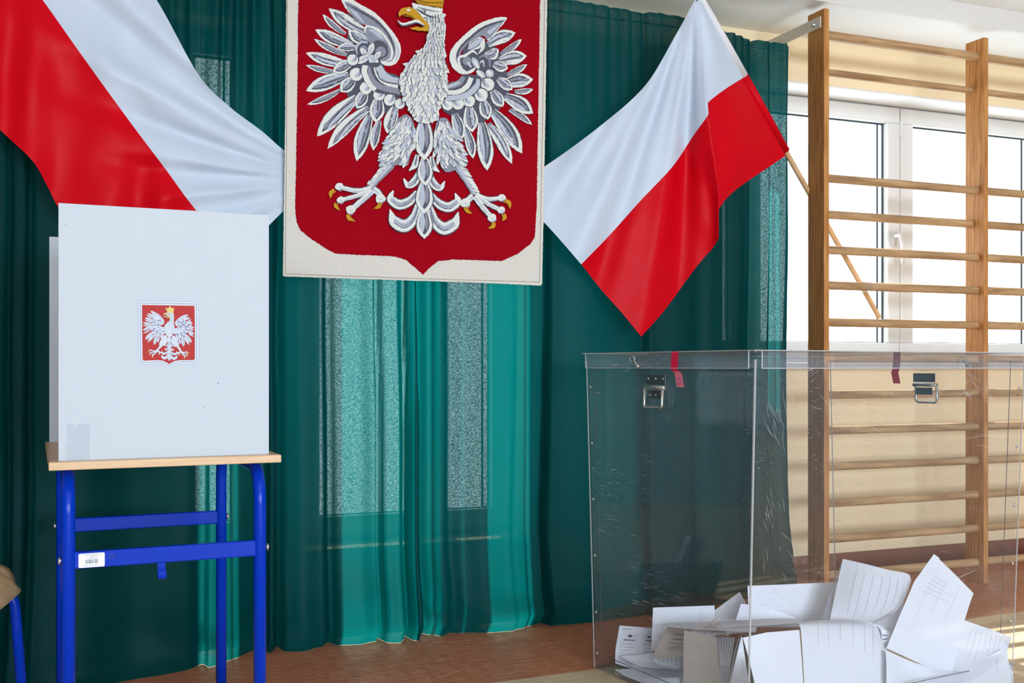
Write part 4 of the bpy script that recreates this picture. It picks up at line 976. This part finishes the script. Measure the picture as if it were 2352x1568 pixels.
so_ = scr.build('scratches', clear('scratch_white', (.8,.8,.8), 1.5, .3, haze=.45), box); so_['kind'] = 'stuff'

# ------------------------------------------------------------------ ballots
sB, cB = math.sin(BA), math.cos(BA)
Zn = None
nb = MBX @ Vector((ia, ib, 0)); nX, nZ = nb.dot(RT), nb.dot(FW)
def zfront(px):
    r = (px-1176)/F
    if r < nX/nZ: s = (nX-r*nZ)/(sB+r*cB); return nZ+s*cB
    s = (r*nZ-nX)/(cB-r*sB); return nZ+s*sB
fb = MBX @ Vector((at-ia, bt-ib, 0)); fX, fZ = fb.dot(RT), fb.dot(FW)
def zback(px):
    r = (px-1176)/F
    if r < fX/fZ: s = (fX-r*fZ)/(cB-r*sB); return fZ-s*sB
    s = (r*fZ-fX)/(sB+r*cB); return fZ-s*cB
def K(px, py, k):
    a, b_ = zfront(px)+.04, zback(px)-.03
    if b_ < a: a = b_ = (zfront(px)+zback(px))/2
    Z = lerp(a, b_, k)
    if py > HY: Z = min(Z, (CH-.013)*F/(py-HY))
    return Q(px, py, Z)
def paper(label, ctrl, smooth=(True, True), m_='paper', prints=None, n=8, name='ballot_paper'):
    """ctrl rows of (px,py,k)"""
    ctrl = [[Vector(K(*p)) for p in r] for r in ctrl]
    c0 = sum((p for r in ctrl for p in r), Vector())/sum(len(r) for r in ctrl)
    def ev(u, v):
        nr, nc = len(ctrl)-1, len(ctrl[0])-1
        def ip(pts, t, sm):
            if sm and len(pts) > 2: return cr(pts, t)
            i = min(int(t), len(pts)-2); return pts[i].lerp(pts[i+1], t-i)
        return ip([ip(r, u*nc, smooth[0]) for r in ctrl], v*nr, smooth[1])
    NU_, NV_ = n*(len(ctrl[0])-1), n*(len(ctrl)-1)
    e = empty(name, c0); tag(e, label, 'ballot paper', 'ballots in the clear box')
    mb = MB(); mb.grid([[ev(i/NU_, j/NV_)-c0 for i in range(NU_+1)] for j in range(NV_+1)])
    o = mb.build('sheet', M[m_], e, smooth=smooth[0] and smooth[1])
    if prints:
        for key in ('ink', 'ghost'):
            pr = [p for p in prints if p[4] == key]
            if not pr: continue
            mb = MB()
            for u0, v0, u1, v1, _, th in pr:
                a, b_ = Vector((u0, v0)), Vector((u1, v1)); d = (b_-a).normalized(); nn = Vector((-d.y, d.x))*th/2
                seg = 4
                r1, r2 = [], []
                for k in range(seg+1):
                    c = a.lerp(b_, k/seg)
                    for lst, s in ((r1, 1), (r2, -1)):
                        q = c+nn*s; p = ev(min(1, max(0, q.x)), min(1, max(0, q.y))); lst.append(p+(C0-p).normalized()*.0012-c0)
                mb.grid([r1, r2])
            mb.build('printing', M[key], e)
    return e
def lines(u0, u1, v0, v1, n, key='ink', th=.006, along='u', rag=.3, boxes=False, seed=1):
    rn = random.Random(seed); out = []
    for i in range(n):
        t = lerp(v0, v1, (i+.5)/n) if n > 1 else v0; L_ = lerp(1, rn.uniform(1-rag, 1), 1)
        a, b_ = u0, u0+(u1-u0)*L_
        if boxes:
            s = .018
            c0_, c1_ = a-.06, a-.025
            for p in (((c0_,t-s,c1_,t-s)),((c0_,t+s,c1_,t+s)),((c0_,t-s,c0_,t+s)),((c1_,t-s,c1_,t+s))):
                q = p if along == 'u' else (p[1],p[0],p[3],p[2]); out.append((*q, key, .004))
            t += .01
        x = a
        while x < b_:
            w_ = rn.uniform(.02,.06); e2 = min(b_, x+w_)
            q = (x,t,e2,t) if along == 'u' else (t,x,t,e2); out.append((*q, key, th)); x = e2+.006
    return out
ballot = lines(.10,.62,.06,.06,1,th=.010,rag=.6)+lines(.30,.40,.20,.20,1,th=.05,rag=.0)+lines(.44,.56,.205,.205,1,th=.008)+lines(.18,.62,.275,.295,2,th=.010)+lines(.18,.52,.32,.92,8,th=.008,boxes=True)+lines(.84,.97,.20,.20,1,th=.04)+lines(.80,1.0,.275,.295,2,th=.01)+lines(.82,1.0,.33,.93,8,th=.008,boxes=True,seed=3)
gh = lambda s=2, n=7, a='v': lines(.1,.85,.15,.85,n,'ghost',.010,a,.5,seed=s)
paper('printed ballot sheet standing in the far left corner of the clear box', [[(1423,1436,.82),(1462,1439,.85),(1500,1442,.88)],[(1414,1490,.80),(1456,1492,.83),(1500,1494,.86)],[(1413,1523,.74),(1452,1535,.74),(1500,1548,.74)]], prints=ballot)
paper('blank white folded sheet standing upright behind the rolled ballots, left in the box', [[(1500,1395,.62),(1641,1390,.66)],[(1498,1440,.62),(1643,1440,.66)],[(1496,1494,.58),(1644,1494,.6)]], smooth=(False,False), prints=gh(2,5)[-20:])
paper('white sheet corner rising to a point behind the corner of the box', [[(1640,1402,.72),(1699,1359,.74)],[(1625,1448,.66),(1730,1414,.68)],[(1620,1460,.6),(1725,1452,.62)]], smooth=(False,False))
paper('cream-white sheet leaning back just left of the box corner', [[(1702,1386,.60),(1760,1392,.55)],[(1690,1424,.55),(1846,1425,.45)]], smooth=(False,False))
paper('long white ballot standing on edge across the back of the pile', [[(1717,1345,.62),(1820,1341,.62),(1925,1336,.62)],[(1719,1390,.60),(1820,1388,.60),(1920,1386,.60)],[(1722,1440,.58),(1820,1440,.58),(1915,1438,.58)]], prints=gh(4,5,'u'))
paper('white sheet with curled corner lying flat on top of the pile, behind the box corner', [[(1690,1424,.62),(1760,1418,.58),(1858,1419,.50)],[(1655,1432,.40),(1760,1428,.36),(1846,1423,.34)],[(1660,1442,.30),(1760,1436,.28),(1838,1430,.26)]])
paper('flat white sheet seen nearly edge-on above the rolled ballot', [[(1519,1434,.46),(1620,1428,.55),(1700,1424,.6)],[(1530,1438,.36),(1640,1438,.36),(1735,1436,.34)],[(1575,1444,.26),(1660,1448,.22),(1735,1452,.18)]])
paper('pale ballot rolled over on itself left of the shade-coloured sheet', [[(1535,1436,.46),(1560,1434,.42),(1590,1444,.36)],[(1518,1470,.42),(1545,1480,.38),(1582,1478,.34)],[(1502,1500,.36),(1530,1502,.33),(1574,1495,.30)],[(1501,1512,.30),(1530,1512,.28),(1574,1506,.28)]], m_='paper_shaded', prints=lines(.42,.9,.1,.5,5,boxes=True,th=.01))
paper('curled under-edge of a printed ballot below the rolled one', [[(1503,1508,.36),(1535,1508,.40),(1575,1504,.42)],[(1504,1520,.30),(1540,1530,.36),(1575,1538,.40)],[(1520,1530,.24),(1552,1538,.30),(1580,1546,.34)]], prints=lines(.1,.5,.1,.9,6,along='v',boxes=True,th=.012))
paper('wide white sheet lying low in the left corner with a pointed end', [[(1424,1506,.60),(1480,1502,.62),(1540,1492,.62)],[(1440,1516,.46),(1490,1522,.50),(1560,1520,.50)],[(1470,1530,.32),(1500,1534,.34),(1575,1538,.34)]])
paper('white sheet on the box floor beneath the low pile, left', [[(1412,1537,.50),(1480,1534,.56),(1570,1534,.5)],[(1430,1550,.30),(1490,1556,.36),(1570,1560,.36)],[(1470,1566,.2),(1520,1580,.2),(1575,1590,.2)]])
paper('small folded white strip in front of the low pile', [[(1475,1556,.14),(1560,1556,.2)],[(1480,1570,.10),(1562,1582,.14)]], smooth=(False,False))
paper('shade-coloured ballot folded upright at the left front of the pile', [[(1571,1447,.24),(1646,1463,.24)],[(1570,1500,.20),(1650,1510,.20)],[(1569,1575,.15),(1655,1578,.15)]], smooth=(False,False), m_='paper_shaded', prints=lines(.1,.6,.70,.95,4,'ghost',.008,'v',.3))
paper('shade-coloured printed ballot corner folded forward over the shade-coloured sheet', [[(1641,1421,.34),(1650,1432,.31)],[(1612,1436,.30),(1662,1446,.26)],[(1585,1448,.26),(1676,1460,.22)]], smooth=(False,False), m_='paper_shaded', prints=lines(.15,.8,.25,.9,6,along='u',th=.016)+lines(.55,.9,.15,.22,1,th=.05))
paper('printed ballot in shadow between the shade-coloured sheet and the curled one', [[(1646,1460,.28),(1688,1464,.24)],[(1652,1520,.20),(1678,1524,.18)],[(1654,1580,.14),(1672,1582,.12)]], smooth=(False,False), prints=lines(.05,.42,.15,.95,5,along='v',th=.02,boxes=True)+lines(.55,.98,.1,.95,7,along='v',th=.02))
paper('ballot curled into an arch just left of the box corner', [[(1672,1580,.12),(1684,1510,.12),(1697,1464,.12),(1712,1456,.13),(1728,1468,.13),(1736,1500,.12),(1744,1580,.10)],[(1680,1580,.30),(1690,1510,.32),(1702,1464,.34),(1714,1458,.34),(1732,1470,.32),(1742,1500,.30),(1752,1580,.28)]])
paper('folded white sheet opening like a narrow tent at the box corner', [[(1702,1463,.06),(1672,1590,.04)],[(1705,1463,.10),(1722,1590,.02)]], smooth=(False,False), prints=lines(.4,.8,.55,.95,3,th=.012))
paper('white folded sheet standing right behind the front corner of the box', [[(1706,1464,.12),(1760,1452,.12),(1836,1446,.12)],[(1722,1520,.10),(1775,1520,.10),(1842,1520,.10)],[(1738,1590,.06),(1780,1590,.06),(1846,1590,.06)]], smooth=(False,False))
paper('big white ballot draped over the middle front of the pile', [[(1826,1428,.30),(1900,1424,.30),(1985,1426,.32),(2032,1440,.34)],[(1838,1440,.22),(1905,1440,.22),(1985,1446,.24),(2036,1480,.28)],[(1844,1510,.14),(1905,1510,.14),(1985,1512,.16),(2037,1505,.20)],[(1848,1590,.08),(1905,1590,.08),(1985,1590,.08),(2034,1590,.10)]], prints=gh(8,6))
paper('white sheet sloping between the two tall folded ballots', [[(1985,1428,.42),(2040,1396,.42),(2078,1380,.42)],[(2000,1432,.36),(2030,1440,.36),(2062,1440,.36)],[(2018,1440,.30),(2036,1462,.30),(2052,1458,.30)]])
paper('printed sheet glimpsed in the dark gap beside the tallest ballot', [[(2022,1440,.30),(2046,1452,.30)],[(2028,1480,.26),(2044,1470,.26)],[(2030,1492,.24),(2042,1488,.24)]], smooth=(False,False), prints=lines(.1,.9,.15,.85,5,th=.03))
paper('tall folded ballot standing open like a tent, left of the tallest one', [[(1936,1283,.50),(1985,1294,.48),(2040,1308,.46),(2084,1317,.44),(2093,1332,.42)],[(1922,1345,.46),(1970,1356,.43),(2030,1366,.41),(2076,1366,.39),(2084,1362,.39)],[(1910,1405,.41),(1955,1415,.38),(2010,1415,.36),(2058,1400,.35),(2072,1386,.36)],[(1898,1462,.36),(1925,1466,.33),(1965,1450,.32),(2010,1430,.32),(2045,1410,.33)]], prints=gh(11,8))
paper('narrow shaded inner leaf of the open tent-like ballot', [[(1936,1283,.50),(1933,1290,.56)],[(1910,1370,.46),(1902,1372,.52)],[(1898,1462,.36),(1880,1454,.42)]], smooth=(False,False))
paper('tallest folded ballot leaning at the right of the pile, its tip pointing up', [[(2145,1272,.44),(2190,1315,.41),(2236,1362,.38)],[(2100,1335,.38),(2160,1365,.35),(2226,1390,.33)],[(2068,1410,.30),(2130,1430,.28),(2208,1450,.26)],[(2036,1488,.22),(2105,1520,.20),(2184,1556,.18)]], smooth=(False,False), prints=lines(.2,.7,.15,.4,5,'ghost',.012,'u',.4)+gh(6,3))
paper('back leaf peeping out behind the tallest ballot', [[(2145,1272,.46),(2158,1281,.50)],[(2112,1334,.42),(2150,1350,.46)]], smooth=(False,False))
paper('white sheet fanning out low at the right end of the box', [[(2215,1424,.50),(2270,1443,.48),(2324,1463,.46)],[(2190,1490,.34),(2258,1495,.33),(2314,1500,.32)],[(2160,1560,.22),(2240,1570,.2),(2326,1580,.16)]], prints=gh(14,7))
paper('white sheet filling the lower right front of the pile', [[(2034,1492,.18),(2110,1524,.16),(2200,1540,.16),(2300,1490,.26)],[(2036,1540,.10),(2110,1560,.10),(2210,1580,.10),(2326,1540,.14)],[(2034,1595,.05),(2110,1600,.05),(2210,1605,.05),(2327,1600,.05)]])
